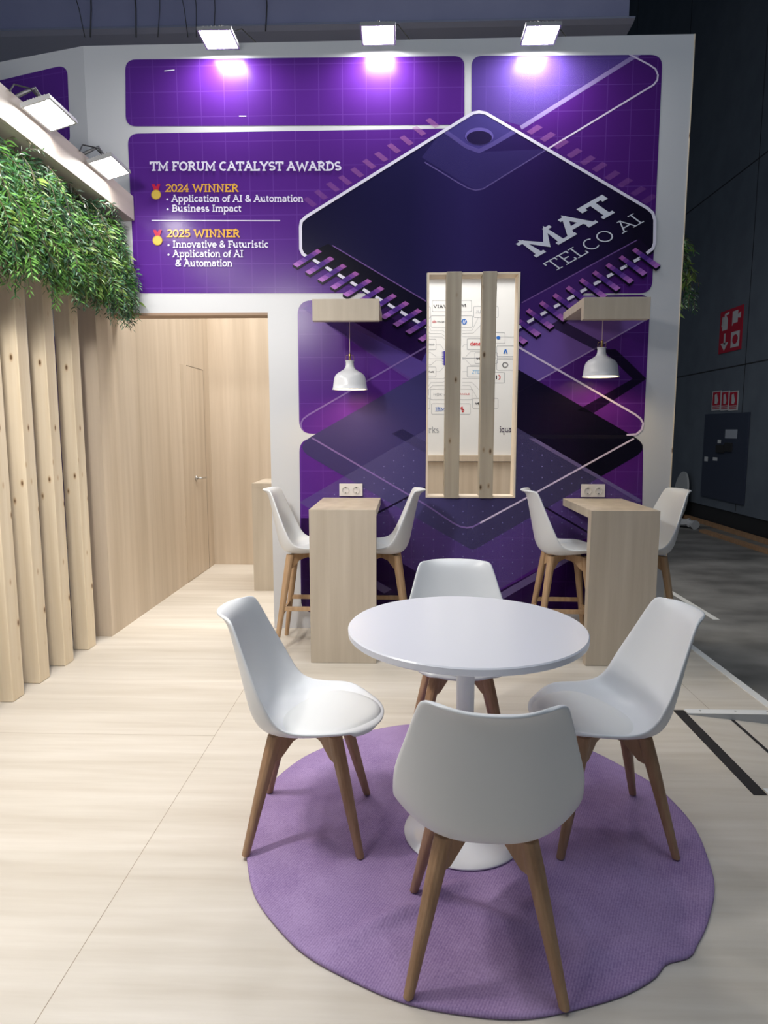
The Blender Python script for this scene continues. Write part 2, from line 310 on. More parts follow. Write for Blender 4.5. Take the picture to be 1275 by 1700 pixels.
# ------------------------------------------------------------------ stroke lettering (slab serif)
def arc(cx, cy, rx, ry, a0, a1, n=12):
    return [(cx+rx*math.cos(math.radians(a0+(a1-a0)*i/n)), cy+ry*math.sin(math.radians(a0+(a1-a0)*i/n))) for i in range(n+1)]
XH = .68
def G(adv, strokes, serifs=(), dots=()): return (adv, strokes, serifs, dots)
GL = {
 'A': G(.96, [[(.12,0),(.48,1),(.84,0)], [(.25,.34),(.71,.34)]], [(.12,0,.16),(.84,0,.16),(.42,1,.13)]),
 'B': G(.80, [[(.17,0),(.17,1)], [(.17,1),(.42,1)]+arc(.42,.765,.22,.235,90,-90)+[(.17,.53)], [(.42,.53)]+arc(.44,.265,.25,.265,90,-90)+[(.17,0)]], [(.12,0,.10),(.12,1,.10)]),
 'C': G(.86, [arc(.47,.5,.36,.5,52,308,20)], [(.70,.92,.0)]),
 'D': G(.92, [[(.19,0),(.19,1)], [(.19,1),(.42,1)]+arc(.42,.5,.38,.5,90,-90,18)+[(.19,0)]], [(.12,0,.11),(.12,1,.11)]),
 'E': G(.78, [[(.68,.22),(.68,0),(.19,0),(.19,1),(.66,1),(.66,.78)], [(.19,.52),(.52,.52)]], [(.12,0,.11),(.12,1,.11)]),
 'F': G(.74, [[(.19,0),(.19,1),(.65,1),(.65,.76)], [(.19,.50),(.52,.50)]], [(.20,0,.19),(.12,1,.11)]),
 'H': G(.98, [[(.2,0),(.2,1)], [(.78,0),(.78,1)], [(.2,.5),(.78,.5)]], [(.2,0,.17),(.78,0,.17),(.2,1,.17),(.78,1,.17)]),
 'I': G(.46, [[(.23,0),(.23,1)]], [(.23,0,.19),(.23,1,.19)]),
 'K': G(.92, [[(.2,0),(.2,1)], [(.76,1),(.2,.42)], [(.38,.6),(.78,0)]], [(.2,0,.17),(.78,0,.15),(.2,1,.17),(.74,1,.15)]),
 'L': G(.72, [[(.19,1),(.19,0),(.64,0),(.64,.24)]], [(.19,1,.18),(.12,0,.11)]),
 'M': G(1.16, [[(.2,0),(.2,1),(.58,.22),(.96,1),(.96,0)]], [(.2,0,.17),(.96,0,.17),(.13,1,.12),(1.03,1,.12)]),
 'N': G(1.0, [[(.2,0),(.2,1),(.78,0),(.78,1)]], [(.2,0,.17),(.13,1,.12),(.78,1,.17)]),
 'O': G(.96, [arc(.48,.5,.37,.5,0,360,28)]),
 'P': G(.78, [[(.19,0),(.19,1)], [(.19,1),(.42,1)]+arc(.42,.73,.25,.27,90,-90)+[(.19,.46)]], [(.20,0,.18),(.12,1,.11)]),
 'R': G(.88, [[(.19,0),(.19,1)], [(.19,1),(.42,1)]+arc(.42,.75,.24,.25,90,-90)+[(.19,.5)], [(.42,.5),(.74,0)]], [(.19,0,.17),(.12,1,.11),(.77,0,.10)]),
 'S': G(.76, [arc(.38,.745,.26,.255,35,270,12)+arc(.38,.255,.28,.235,90,-145,12)]),
 'T': G(.84, [[(.07,.76),(.07,1),(.77,1),(.77,.76)], [(.42,1),(.42,0)]], [(.42,0,.2)]),
 'U': G(.94, [[(.19,1),(.19,.32)]+arc(.47,.32,.28,.32,180,360,12)+[(.75,1)]], [(.19,1,.17),(.75,1,.17)]),
 'V': G(.94, [[(.12,1),(.47,0),(.82,1)]], [(.12,1,.15),(.82,1,.15)]),
 'W': G(1.36, [[(.14,1),(.40,0),(.68,.82),(.96,0),(1.22,1)]], [(.14,1,.15),(.68,1,.0),(1.22,1,.15)]),
 'X': G(.9, [[(.14,0),(.76,1)], [(.14,1),(.76,0)]]),
 'Y': G(.92, [[(.12,1),(.46,.48),(.80,1)], [(.46,.48),(.46,0)]], [(.12,1,.15),(.80,1,.15),(.46,0,.18)]),
 'Z': G(.76, [[(.1,1),(.64,1),(.1,0),(.66,0)]]),
 'J': G(.6, [[(.42,1),(.42,.2)]+arc(.22,.2,.2,.2,0,-150,8)]),
 '0': G(.74, [arc(.37,.5,.28,.5,0,360,26)]),
 '2': G(.72, [arc(.35,.73,.25,.27,165,-25,12)+[(.10,0),(.62,0),(.62,.2)]]),
 '4': G(.76, [[(.50,0),(.50,1),(.08,.3),(.70,.3)]], [(.50,0,.16)]),
 '5': G(.72, [[(.58,1),(.16,1),(.14,.55)]+arc(.33,.32,.28,.32,125,-140,14)]),
 'a': G(.70, [arc(.32,XH-.16,.22,.16,155,0,8)+[(.54,.06),(.62,0)], arc(.32,.20,.22,.20,75,360,14)]),
 'b': G(.74, [[(.15,1),(.15,0)], arc(.40,XH/2,.25,XH/2,170,-170,16)], [(.10,1,.09)]),
 'c': G(.62, [arc(.37,XH/2,.26,XH/2,50,310,16)]),
 'd': G(.76, [[(.58,1),(.58,0)], arc(.33,XH/2,.25,XH/2,10,350,16)], [(.52,1,.1),(.63,0,.08)]),
 'e': G(.68, [[(.09,XH/2+.02),(.59,XH/2+.02)]+arc(.34,XH/2,.25,XH/2,8,310,16)]),
 'f': G(.46, [[(.2,0),(.2,.8)]+arc(.40,.8,.2,.2,180,70,6), [(.04,XH),(.42,XH)]], [(.2,0,.16)]),
 'i': G(.40, [[(.21,0),(.21,XH)]], [(.21,0,.17),(.14,XH,.11)], [(.2,.93)]),
 'k': G(.74, [[(.16,0),(.16,1)], [(.60,XH),(.16,.26)], [(.3,.38),(.62,0)]], [(.16,0,.14),(.62,0,.12),(.10,1,.09),(.58,XH,.11)]),
 'l': G(.40, [[(.2,0),(.2,1)]], [(.2,0,.17),(.13,1,.11)]),
 'm': G(1.16, [[(.17,0),(.17,XH)], [(.17,.42)]+arc(.38,.46,.2,XH-.46,180,0,8)+[(.58,0)], [(.58,.42)]+arc(.79,.46,.2,XH-.46,180,0,8)+[(.99,0)]], [(.17,0,.15),(.58,0,.14),(.99,0,.15),(.11,XH,.09)]),
 'n': G(.80, [[(.17,0),(.17,XH)], [(.17,.40)]+arc(.40,.44,.22,XH-.44,180,0,8)+[(.62,0)]], [(.17,0,.15),(.62,0,.15),(.11,XH,.09)]),
 'o': G(.72, [arc(.36,XH/2,.27,XH/2,0,360,22)]),
 'p': G(.76, [[(.17,-.3),(.17,XH)], arc(.42,XH/2,.25,XH/2,165,-165,16)], [(.17,-.3,.15),(.11,XH,.09)]),
 'q': G(.76, [[(.58,-.3),(.58,XH)], arc(.33,XH/2,.25,XH/2,15,345,16)], [(.58,-.3,.15)]),
 'r': G(.58, [[(.18,0),(.18,XH)], [(.18,.36)]+arc(.44,.36,.26,XH-.36,180,75,7)], [(.18,0,.16),(.12,XH,.1)]),
 's': G(.60, [arc(.30,XH-.165,.19,.165,40,270,10)+arc(.30,.17,.21,.17,90,-145,10)]),
 't': G(.48, [[(.20,.92),(.20,.16)]+arc(.36,.16,.16,.16,180,290,6), [(.04,XH),(.42,XH)]]),
 'u': G(.80, [[(.16,XH),(.16,.24)]+arc(.38,.24,.22,.24,180,360,8)+[(.60,XH),(.60,0)]], [(.10,XH,.09),(.54,XH,.09),(.66,0,.09)]),
 'v': G(.70, [[(.10,XH),(.35,0),(.60,XH)]], [(.10,XH,.12),(.60,XH,.12)]),
 'w': G(1.0, [[(.10,XH),(.30,0),(.50,XH-.08),(.70,0),(.90,XH)]], [(.10,XH,.12),(.90,XH,.12)]),
 '&': G(.92, [[(.82,.42)]+arc(.40,.25,.29,.25,-10,-200,12)+[(.50,.62)]+arc(.40,.80,.18,.20,-40,220,10)+[(.84,0)]]),
 '.': G(.3, [], (), [(.15,.05)]), '\u2022': G(.46, [], (), [(.22,.36)]), ' ': G(.36, []),
}
def ribbon(pts, w):
    """flat strip of width w along a polyline with mitred joints: list of quads"""
    out = []; n = len(pts); closed = n > 3 and math.dist(pts[0], pts[-1]) < 1e-6
    nor = []
    for i in range(n-1):
        dx, dy = pts[i+1][0]-pts[i][0], pts[i+1][1]-pts[i][1]; l = math.hypot(dx, dy) or 1e-9; nor.append((-dy/l, dx/l))
    off = []
    for i in range(n):
        if closed and i in (0, n-1): a, b = nor[-1], nor[0]
        else: a, b = nor[max(i-1, 0)], nor[min(i, n-2)]
        mx, my = a[0]+b[0], a[1]+b[1]; l = math.hypot(mx, my) or 1e-9; mx /= l; my /= l
        k = min(1/max(mx*b[0]+my*b[1], .3), 2.2)*w/2; off.append((mx*k, my*k))
    for i in range(n-1):
        p, q, a, b = pts[i], pts[i+1], off[i], off[i+1]
        out.append([(p[0]+a[0], p[1]+a[1]), (p[0]-a[0], p[1]-a[1]), (q[0]-b[0], q[1]-b[1]), (q[0]+b[0], q[1]+b[1])])
    return out
def text_polys(txt, wt, serif=True, track=0.0):
    """quads of a line of lettering, cap height 1, plus its total advance"""
    polys = []; x = 0; h = wt/2; st = wt*.78
    fy = lambda y: (h+y*(1-wt)) if y >= 0 else y
    for ch in txt:
        adv, strokes, serifs, dots = GL[ch]
        for s in strokes: polys += [[(x+u, v) for u, v in q] for q in ribbon([(p[0], fy(p[1])) for p in s], wt)]
        if serif:
            for sx, sy, hl in serifs:
                if hl <= 0: continue
                y0 = fy(sy)-h if sy <= 0 else fy(sy)+h-st
                polys.append([(x+sx-hl, y0), (x+sx+hl, y0), (x+sx+hl, y0+st), (x+sx-hl, y0+st)])
        for dx, dy in dots:
            r = wt*.72 if ch != '\u2022' else .15; polys.append([(x+dx+r*math.cos(2*PI*k/12), dy+r*math.sin(2*PI*k/12)) for k in range(12)])
        x += adv+track
    return polys, x-track
def text_mesh(mb, txt, o, e, up, place, wt, m, serif=True, track=0):
    """lettering from photo point o to e along the baseline; up = offset of the cap line"""
    P, adv = text_polys(txt, wt, serif, track)
    for k, q in enumerate(P):
        lift = Vector((0, -.00002*(k % 23), 0))
        vs = [lift+place(o[0]+(e[0]-o[0])*u/adv+up[0]*v, o[1]+(e[1]-o[1])*u/adv+up[1]*v) for u, v in q]
        mb.add(vs, [tuple(range(len(vs)))], m)

# ------------------------------------------------------------------ the printed mural
def clip_half(poly, a, b, keep_left=True):
    out = []; n = len(poly)
    sd = lambda p: ((b[0]-a[0])*(p[1]-a[1])-(b[1]-a[1])*(p[0]-a[0]))*(1 if keep_left else -1)
    for i in range(n):
        p, q = poly[i], poly[(i+1) % n]; sp_, sq = sd(p), sd(q)
        if sp_ >= 0: out.append(p)
        if (sp_ > 0 > sq) or (sp_ < 0 < sq):
            t_ = sp_/(sp_-sq); out.append((p[0]+(q[0]-p[0])*t_, p[1]+(q[1]-p[1])*t_))
    return out
def area2(p): return sum(p[i][0]*p[(i+1) % len(p)][1]-p[(i+1) % len(p)][0]*p[i][1] for i in range(len(p)))
def clip_convex(poly, cl):
    if area2(cl) < 0: cl = cl[::-1]
    for i in range(len(cl)):
        if len(poly) < 3: return []
        poly = clip_half(poly, cl[i], cl[(i+1) % len(cl)])
    return poly if len(poly) >= 3 else []
def rounded(poly, rad, n=7):
    out = []; N_ = len(poly)
    for i in range(N_):
        r = rad[i] if isinstance(rad, (list, tuple)) else rad
        p, a, b = Vector(poly[i]), Vector(poly[i-1]), Vector(poly[(i+1) % N_])
        if r <= 0: out.append(tuple(p)); continue
        u = (a-p).normalized(); v = (b-p).normalized(); ang = u.angle(v); d = min(r/math.tan(ang/2), (a-p).length*.48, (b-p).length*.48)
        s0, s1 = p+u*d, p+v*d
        for k in range(n+1):
            t_ = k/n; q = s0*(1-t_)**2+p*2*t_*(1-t_)+s1*t_**2; out.append(tuple(q))
    return out
HOLE = [(708, 453), (862, 453), (856, 826), (708, 826)]
def cut_hole(poly):
    """pieces of a convex polygon outside the window opening"""
    out = []; rest = poly; h = HOLE
    if area2(h) < 0: h = h[::-1]
    for i in range(4):
        a, b = h[i], h[(i+1) % 4]
        o = clip_half(rest, a, b, False)
        if len(o) >= 3 and abs(area2(o)) > .5: out.append(o)
        rest = clip_half(rest, a, b, True)
        if len(rest) < 3: break
    return out
mural = MB()
def on_wall(layer): 
    y = WY-.0015-layer*.00035
    return lambda px, py: at(px, py, 1, WY) + Vector((0, y-WY, 0))
def put(poly, layer, m, clips=None, hole=True):
    polys = [clip_convex(poly, c) for c in clips] if clips else [poly]
    for p in polys:
        if len(p) < 3: continue
        for q in (cut_hole(p) if hole else [p]):
            vs = [on_wall(layer)(*v) for v in q]
            if area2(q) < 0: vs = vs[::-1]
            mural.add(vs, [tuple(range(len(vs)))[::-1]], m)
def put_line(pts, wd, layer, m, clips=None, hole=True):
    for q in ribbon(pts, wd): put(q, layer, m, clips, hole)

def print_purple():
    m = mat('print_purple', (.085, .018, .235), .26, spec=.22); nt, N, L, b = nodes(m)
    tc = N.new('ShaderNodeTexCoord'); s = N.new('ShaderNodeSeparateXYZ'); L.new(tc.outputs['Object'], s.inputs[0])
    g_ = None
    for ax in (0, 2):
        a = math_node(N, L, 'ADD', s.outputs[ax], 10.03); a = math_node(N, L, 'PINGPONG', a, .0775); a = math_node(N, L, 'LESS_THAN', a, .0028)
        g_ = a if g_ is None else math_node(N, L, 'MAXIMUM', g_, a)
    g_ = math_node(N, L, 'MULTIPLY', g_, .22)
    r = ramp(N, [(0, (.088, .020, .235)), (.62, (.082, .017, .215)), (1, (.062, .008, .150))])
    gx = math_node(N, L, 'MULTIPLY_ADD', s.outputs[0], .27, .51); L.new(gx, r.inputs[0])
    mx = N.new('ShaderNodeMixRGB'); mx.inputs[2].default_value = (.22, .09, .45, 1); L.new(g_, mx.inputs[0]); L.new(r.outputs[0], mx.inputs[1]); L.new(mx.outputs[0], b.inputs['Base Color'])
    return m
def print_gradient(name, stops, x0, x1, alpha=1):
    m = mat(name, stops[0][1], .26, alpha=alpha, spec=.22); nt, N, L, b = nodes(m)
    tc = N.new('ShaderNodeTexCoord'); s = N.new('ShaderNodeSeparateXYZ'); L.new(tc.outputs['Object'], s.inputs[0])
    mr = N.new('ShaderNodeMapRange'); mr.inputs[1].default_value = x0; mr.inputs[2].default_value = x1; L.new(s.outputs[0], mr.inputs[0])
    r = ramp(N, stops); L.new(mr.outputs[0], r.inputs[0]); L.new(r.outputs[0], b.inputs['Base Color']); return m
PURPLE = print_purple()
def ink(name, rgb, a=1): return mat(name, lin(*rgb), .26, alpha=a, spec=.22)
P1 = rounded([(208, 99), (771, 93), (771, 207), (209, 210)], 18)
P2 = rounded([(783, 93), (1100, 91), (1082, 487), (783, 487)], [18, 20, 22, 0])
P3 = rounded([(212, 222), (777, 213), (777, 487), (224, 487)], [18, 0, 0, 16])
P3b = [(770, 222), (790, 222), (790, 487), (770, 487)]
P4 = rounded([(494, 499), (1080, 489), (1068, 722), (497, 720)], [24, 18, 22, 22])
P5 = rounded([(497, 728), (1068, 728), (1063, 1017), (500, 1017)], [22, 24, 22, 22])
UP = [P1, P2, P3]; LOW = [P4, P5]
for P in (P1, P2, P3, P4, P5): put(P, 0, PURPLE)
lowbox = [[(495, 489), (1074, 489), (1068, 1017), (497, 1017)]]
# lower rhombs
put([(536, 532), (640, 470), (930, 470), (1081, 526), (785, 696)], 1, print_gradient('print_violet', [(0, lin(62, 34, 112)), (.5, lin(98, 84, 180)), (1, lin(134, 98, 176))], -.5, 1.3, .80), [P4])
put([(552, 536), (640, 480), (720, 560), (700, 600), (560, 533)], 2, ink('print_maroon', (48, 12, 78), .7), [P4])
put([(502, 512), (528, 500), (707, 604), (707, 650)], 3, ink('print_band', (128, 96, 190), .35), [P4])
put([(911, 541), (930, 530), (1006, 572), (990, 582)], 4, ink('print_slate', (52, 40, 78), .75), [P4])
put_line([(860, 651), (1084, 524)], 2.2, 4, ink('print_line_soft', (196, 170, 226), .65), [P4])
dark = print_gradient('print_dark_rhomb', [(0, lin(62, 54, 102)), (.4, lin(62, 56, 110)), (.62, lin(26, 15, 48)), (1, lin(9, 5, 22))], -.7, 1.3, .93)
put(rounded([(487, 742), (785, 570), (1082, 742), (785, 914)], [20, 0, 20, 14]), 5, dark, [[(498, 480), (1067, 480), (1067, 1000), (498, 1000)]])
# dark chevrons
chev = ink('print_black_chevron', (10, 4, 24), .72)
for q in ([(1000, 580), (1022, 580), (1073, 629), (1050, 629)], [(1073, 629), (1050, 629), (958, 681), (985, 686)]): put(q, 6, chev, [P4])
put([(857, 760), (896, 738), (880, 731), (857, 744)], 6, ink('print_shade', (24, 16, 46), .5))
put([(668, 712), (707, 734), (707, 752), (650, 720)], 6, mat('print_shade_soft', lin(30, 22, 60), .26, alpha=.3, spec=.22))
# dotted translucent rhomb
put([(497, 834), (785, 668), (1073, 834), (785, 1004)], 7, ink('print_glass', (120, 112, 176), .27), [[(498, 660), (1064, 660), (1064, 1016), (498, 1016)]])
put([(857, 716), (863, 713), (1066, 831), (1060, 834)], 8, ink('print_glass_edge', (150, 132, 196), .45), [P5])
put([(820, 990), (950, 915), (962, 921), (832, 996)], 8, ink('print_glass_edge', (150, 132, 196), .45), [P5])
put([(500, 905), (512, 898), (650, 978), (638, 985)], 8, ink('print_glass_edge', (150, 132, 196), .45), [P5])
dk = ink('print_thin_dark', (22, 8, 44), .85)
put_line([(905, 842), (1010, 904)], 3, 8, dk, [P5]); put_line([(620, 855), (712, 807)], 3, 8, dk, [P5])
put([(500, 860), (540, 860), (785, 1004), (760, 1017), (500, 1017)], 2, ink('print_deep', (28, 6, 54), .6), [P5])
put([(1066, 880), (1020, 880), (785, 1004), (800, 1017), (1066, 1017)], 2, ink('print_deep', (28, 6, 54), .6), [P5])
line_l = ink('print_line_left', (160, 130, 200), .6); line_r = ink('print_line_right', (226, 210, 236), .95)
put_line([(707, 576), (512, 689)]+[(503, 696), (499.5, 704), (501, 712), (506, 719)], 2.6, 9, line_l, [P4])
put_line([(860, 576), (1054, 688), (1063, 695), (1067.5, 703), (1065, 713), (1056, 721), (1040, 722)], 3.2, 9, line_r)
put_line([(518, 727), (707, 838), (752, 868), (764, 874), (775, 876), (786, 874), (797, 868)], 2.6, 9, line_l)
put_line([(797, 868), (860, 834), (1052, 728)], 2.8, 9, line_r)
dotm = ink('print_dot', (140, 134, 178), .8)
for i in range(-18, 19):
    for j in range(0, 36):
        x = 785+i*16.4; y = 690+j*9.35+(0)
        if (i+j) % 2: continue
        if abs(x-785)/272+abs(y-838)/150 > 1 or (700 < x < 866 and y < 832): continue
        if 564 < x < 602 and 800 < y < 828: continue
        put([(x-.85, y-.85), (x+.85, y-.85), (x+.85, y+.85), (x-.85, y+.85)], 9, dotm, hole=False)
# upper translucent shapes
put([(783, 93), (1050, 92), (867, 209), (783, 187)], 1, ink('print_tint', (120, 110, 200), .28), [P2])
put_line([(1066, 86), (864.5, 212.5)], 7, 2, ink('print_stripe', (190, 170, 230), .55), [P2])
put_line([(1036, 86), (1078, 108), (1088, 115), (1092, 125), (1091, 133), (1085, 141), (900, 253)], 2.8, 3, line_r, [P2])
# faint upper pins
for k, (x, y) in enumerate([(514,336),(532,324),(552,311),(572,300),(592,287),(612,273),(632,261),(653,247),(674,234),(695,218),(717,205)]):
    a_ = .18+.03*k
    put([(x-11, y-5), (x-3, y-9), (x+13, y+4), (x+5, y+8)], 4, mat('print_faint_pin_%d' % k, lin(190, 120, 190), .26, spec=.22, alpha=min(a_, .4)))
for k, (x, y) in enumerate([(888,217),(910,229),(932,241),(954,256),(976,268),(996,279),(1017,293),(1038,305),(1060,319),(1078,332)]):
    put([(x+13, y-5), (x+4, y-10), (x-14, y+2), (x-6, y+7)], 4, mat('print_faint_pin_r%d' % k, lin(190, 120, 200), .26, spec=.22, alpha=.36-.025*k))
# the chip
chip = print_gradient('print_chip', [(0, lin(18, 15, 46)), (.33, lin(30, 25, 68)), (.5, lin(46, 36, 92)), (.7, lin(44, 26, 84)), (1, lin(15, 6, 32))], -.72, 1.5)
CH = rounded([(499, 364), (795, 180), (1086, 356), (1086, 419), (785, 597), (499, 423)], [12, 26, 16, 12, 0, 12])
for half in ([(480, 150), (795, 150), (795, 620), (480, 620)], [(795, 150), (1100, 150), (1100, 620), (795, 620)]):
    put(CH, 10, chip, [half])
side = print_gradient('print_chip_side', [(0, lin(9, 7, 24)), (.42, lin(14, 9, 34)), (.62, lin(58, 32, 104)), (.85, lin(64, 34, 104)), (1, lin(22, 8, 40))], -.72, 1.5)
put([(505, 424), (545, 405), (711, 503), (785, 547), (785, 592)], 11, side)
put([(785, 592), (785, 547), (867, 503), (1060, 396), (1085, 420)], 11, side)
ch_line = ink('print_chip_line', (150, 110, 190), .55)
put_line([(552, 408), (711, 502.5)], 1.8, 12, ch_line); put_line([(866, 503), (1057, 399)], 1.8, 12, ch_line)
put([(735, 216), (795, 182), (862, 219), (816, 245), (795, 256), (774, 247)], 11, ink('print_chip_tint', (96, 84, 170), .5), [CH])
put([(795, 253), (905, 248), (800, 314), (789, 316), (700, 262), (735, 216), (774, 244)], 11, ink('print_chip_tint2', (92, 80, 160), .22), [CH])
put_line([(720, 208), (735, 216), (774, 243.6), (795, 251.5), (816.5, 241), (864.5, 212.5)], 7, 12, ink('print_chip_stripe', (122, 106, 190), .45), [CH])
put_line([(705, 270), (730, 285), (760, 303.5), (777, 313), (789.6, 316.5), (802, 314), (905, 250)], 2.2, 12, ink('print_chip_line2', (130, 112, 186), .5), [CH])
el = lambda cx, cy, rx, ry: [(cx+rx*math.cos(2*PI*i/36), cy+ry*math.sin(2*PI*i/36)) for i in range(36)]
put(el(795.5, 227, 23.5, 14.5), 13, ink('print_ring', (112, 98, 178), .9)); put(el(795.5, 229.5, 21, 11.5), 14, ink('print_ring_hole', (40, 30, 72)))
outl = ink('print_outline', (224, 220, 238))
put_line([(512, 428), (503, 422), (499.5, 414), (499, 378), (500.5, 368), (509, 360), (777, 193), (785, 188.5), (795, 186.5), (806, 188.5), (814, 193), (1074, 346), (1083, 354), (1086.5, 366), (1086, 404), (1083, 413), (1073, 421)], 5, 15, outl)
# pins along the lower edges
PG = [ink('print_pin_%d' % i, c) for i, c in enumerate([(176, 112, 196), (150, 92, 180), (108, 66, 156), (74, 42, 128), (84, 46, 134), (118, 66, 150), (160, 92, 168)])]
psh = ink('print_pin_side', (12, 4, 28))
lerp = lambda a, b, t_: (a[0]+(b[0]-a[0])*t_, a[1]+(b[1]-a[1])*t_)
for k in range(11):
    for A, B, C_, D, dx, dy, dash, e in (((486.1,439.2),(527.3,413.7),(534.7,418.2),(493.9,444.1), 20.75, 12.35, (525.5, 434.6), (5.6, 3.6)),
                                      ((1095.8,440.5),(1054.1,411.5),(1048.6,416.4),(1088.1,446), -22.0, 12.6, (1057, 431.5), (-5.6, 3.1))):
        o = lambda p: (p[0]+k*dx, p[1]+k*dy)
        A2, B2, C2, D2 = o(A), o(B), o(C_), o(D)
        q = [(A2[0], A2[1]+4), (D2[0], D2[1]+4.5), (C2[0], C2[1]+4.5), C2, D2, A2]
        put([A2, D2, (D2[0], D2[1]+4.5), (A2[0], A2[1]+4.5)], 16, psh); put([D2, C2, (C2[0], C2[1]+4), (D2[0], D2[1]+4.5)], 16, psh)
        for s in range(7):
            t0, t1 = s/7, (s+1)/7; put([lerp(A2, B2, t0), lerp(A2, B2, t1), lerp(D2, C2, t1), lerp(D2, C2, t0)], 17, PG[s])
        c = o(dash); put_line([(c[0]-e[0], c[1]-e[1]), (c[0]+e[0], c[1]+e[1])], 5, 16, outl)
# small marks in the top panel
for a, b in (((273, 118), (290, 116.5)), ((397, 193), (409, 193))): put_line([a, b], 1.6, 3, outl)
mural_root = thing('wall_mural', (0, 0, 0), 'large purple chip artwork printed across the white stand wall', 'mural')
mo = mural.build('artwork', None, mural_root)
lt = MB(); pl = on_wall(19); LET = ink('print_letter', (226, 220, 240)); GOLD = ink('print_gold', (224, 168, 70))
text_mesh(lt, 'TM FORUM CATALYST AWARDS', (249.5, 284.6), (567, 284.4), (0, -15.6), pl, .185, LET)
text_mesh(lt, '\u2022 Application of AI & Automation', (276, 336), (504, 336), (0, -11.8), pl, .155, LET)
text_mesh(lt, '\u2022 Business Impact', (276.5, 352.3), (401.5, 352.3), (0, -11.8), pl, .155, LET)
text_mesh(lt, '\u2022 Innovative & Futuristic', (278, 411.8), (446, 411.8), (0, -11.8), pl, .155, LET)
text_mesh(lt, '\u2022 Application of AI', (278, 427.6), (404.5, 427.6), (0, -11.8), pl, .155, LET)
text_mesh(lt, '& Automation', (291.5, 443), (386.5, 443), (0, -11.8), pl, .155, LET)
for q in ribbon([(252.5, 366.6), (465.5, 367)], 1.5): lt.add([pl(*v) for v in q], [(3, 2, 1, 0)], LET)
lo = lt.build('award_lettering', LET, mural_root)
for yr, ox, yb in (('2024', 275.3, 319.5), ('2025', 277.5, 394.7)):
    for word, x0, x1 in ((yr, ox, ox+39.5), ('WINNER', ox+44.5, ox+121.5)):
        lt = MB(); text_mesh(lt, word, (x0, yb), (x1, yb), (0, -13.4), pl, .18, GOLD)
        lt.build('year_lettering', GOLD, mural_root)['label'] = 'gold lettering %s' % word.lower()
lt = MB(); SIL = ink('print_silver', (208, 212, 226))
text_mesh(lt, 'MAT', (888.5, 428.8), (1031, 347.5), (-33, -23), pl, .185, SIL)
text_mesh(lt, 'TELCO AI', (918.5, 452.5), (1070, 368), (-18.6, -13.8), pl, .085, SIL)
so = lt.build('chip_lettering', SIL, mural_root); so['label'] = 'silver slanted chip lettering'
for cx, cy in ((260, 324), (262.3, 399.8)):
    lt = MB(); red = ink('print_red_ribbon', (190, 40, 70)); gd = ink('print_medal', (212, 180, 84)); gd2 = ink('print_medal_rim', (186, 150, 60))
    for poly, m_, ly in (([(cx-7.5, cy-17.5), (cx-2.5, cy-17.5), (cx+3.5, cy-6), (cx-3, cy-6)], red, 20), ([(cx+7, cy-17.5), (cx+2, cy-17.5), (cx-3, cy-6), (cx+3.5, cy-6)], red, 21), (el(cx, cy, 8.2, 8.2), gd2, 22), (el(cx, cy, 7, 7), gd, 23)):
        vs = [on_wall(ly)(*v) for v in poly]; lt.add(vs, [tuple(range(len(vs)))], m_)
    lt.build('medal', None, mural_root)
# purple panel on the angled section
def ang_px(px, py, off):
    d = _fw*F_PX + _rt*(px-637.5) - _up*(py-850); o = Vector((0, 0, CAM_H)); k = (La-o).dot(Ln)/d.dot(Ln); return o+d*k+Ln*off
g = MB(); pp = rounded([(-60, 148), (112, 107), (117, 240), (-60, 240)], [0, 16, 14, 0]); vs = [ang_px(x, y, .002) for x, y in pp]
g.add(vs, [tuple(range(len(vs)))], PURPLE)
tag(g.build('printed_panel', PURPLE), 'purple printed panel on the angled white wall at the far left', 'panel')

# ------------------------------------------------------------------ partner diagram on the meeting room wall
dg = thing('partner_diagram', (0, 0, 0), 'white wall print with partner logo boxes and circuit lines behind the window', 'diagram')
dpl = lambda off: (lambda zx, zy: at(680+zx*.23529, 440+zy*.23529, 1, RY) + Vector((0, -.001-off*.0004, 0)))
dgrey = ink('diagram_grey', (150, 152, 158)); dblk = ink('diagram_black', (40, 40, 48)); dred = ink('diagram_red', (200, 50, 60)); dblu = ink('diagram_blue', (50, 110, 190)); dlb = ink('diagram_light_blue', (130, 185, 225)); dnav = ink('diagram_navy', (52, 44, 150)); dibm = ink('diagram_steel_blue', (90, 120, 185))
lb = MB()
def dline(pts, wd, m, off=0, mb=lb):
    for q in ribbon(pts, wd): mb.add([dpl(off)(*v) for v in q], [(0, 1, 2, 3)], m)
for a, b, c, d in ((160,250,437,328),(150,358,445,438),(452,292,625,370),(20,295,147,375),(405,520,560,598),(460,618,620,694),(405,715,560,790),(560,478,673,552),(615,570,737,645),(615,665,737,742),(560,757,670,832),(147,875,440,950),(445,940,624,1012),(155,978,428,1053),(0,523,186,598),(0,718,186,790),(20,940,143,1015)):
    p = rounded([(a, b), (c, b), (c, d), (a, d)], 9, 3); dline(p+[p[0]], 2.4, dgrey)
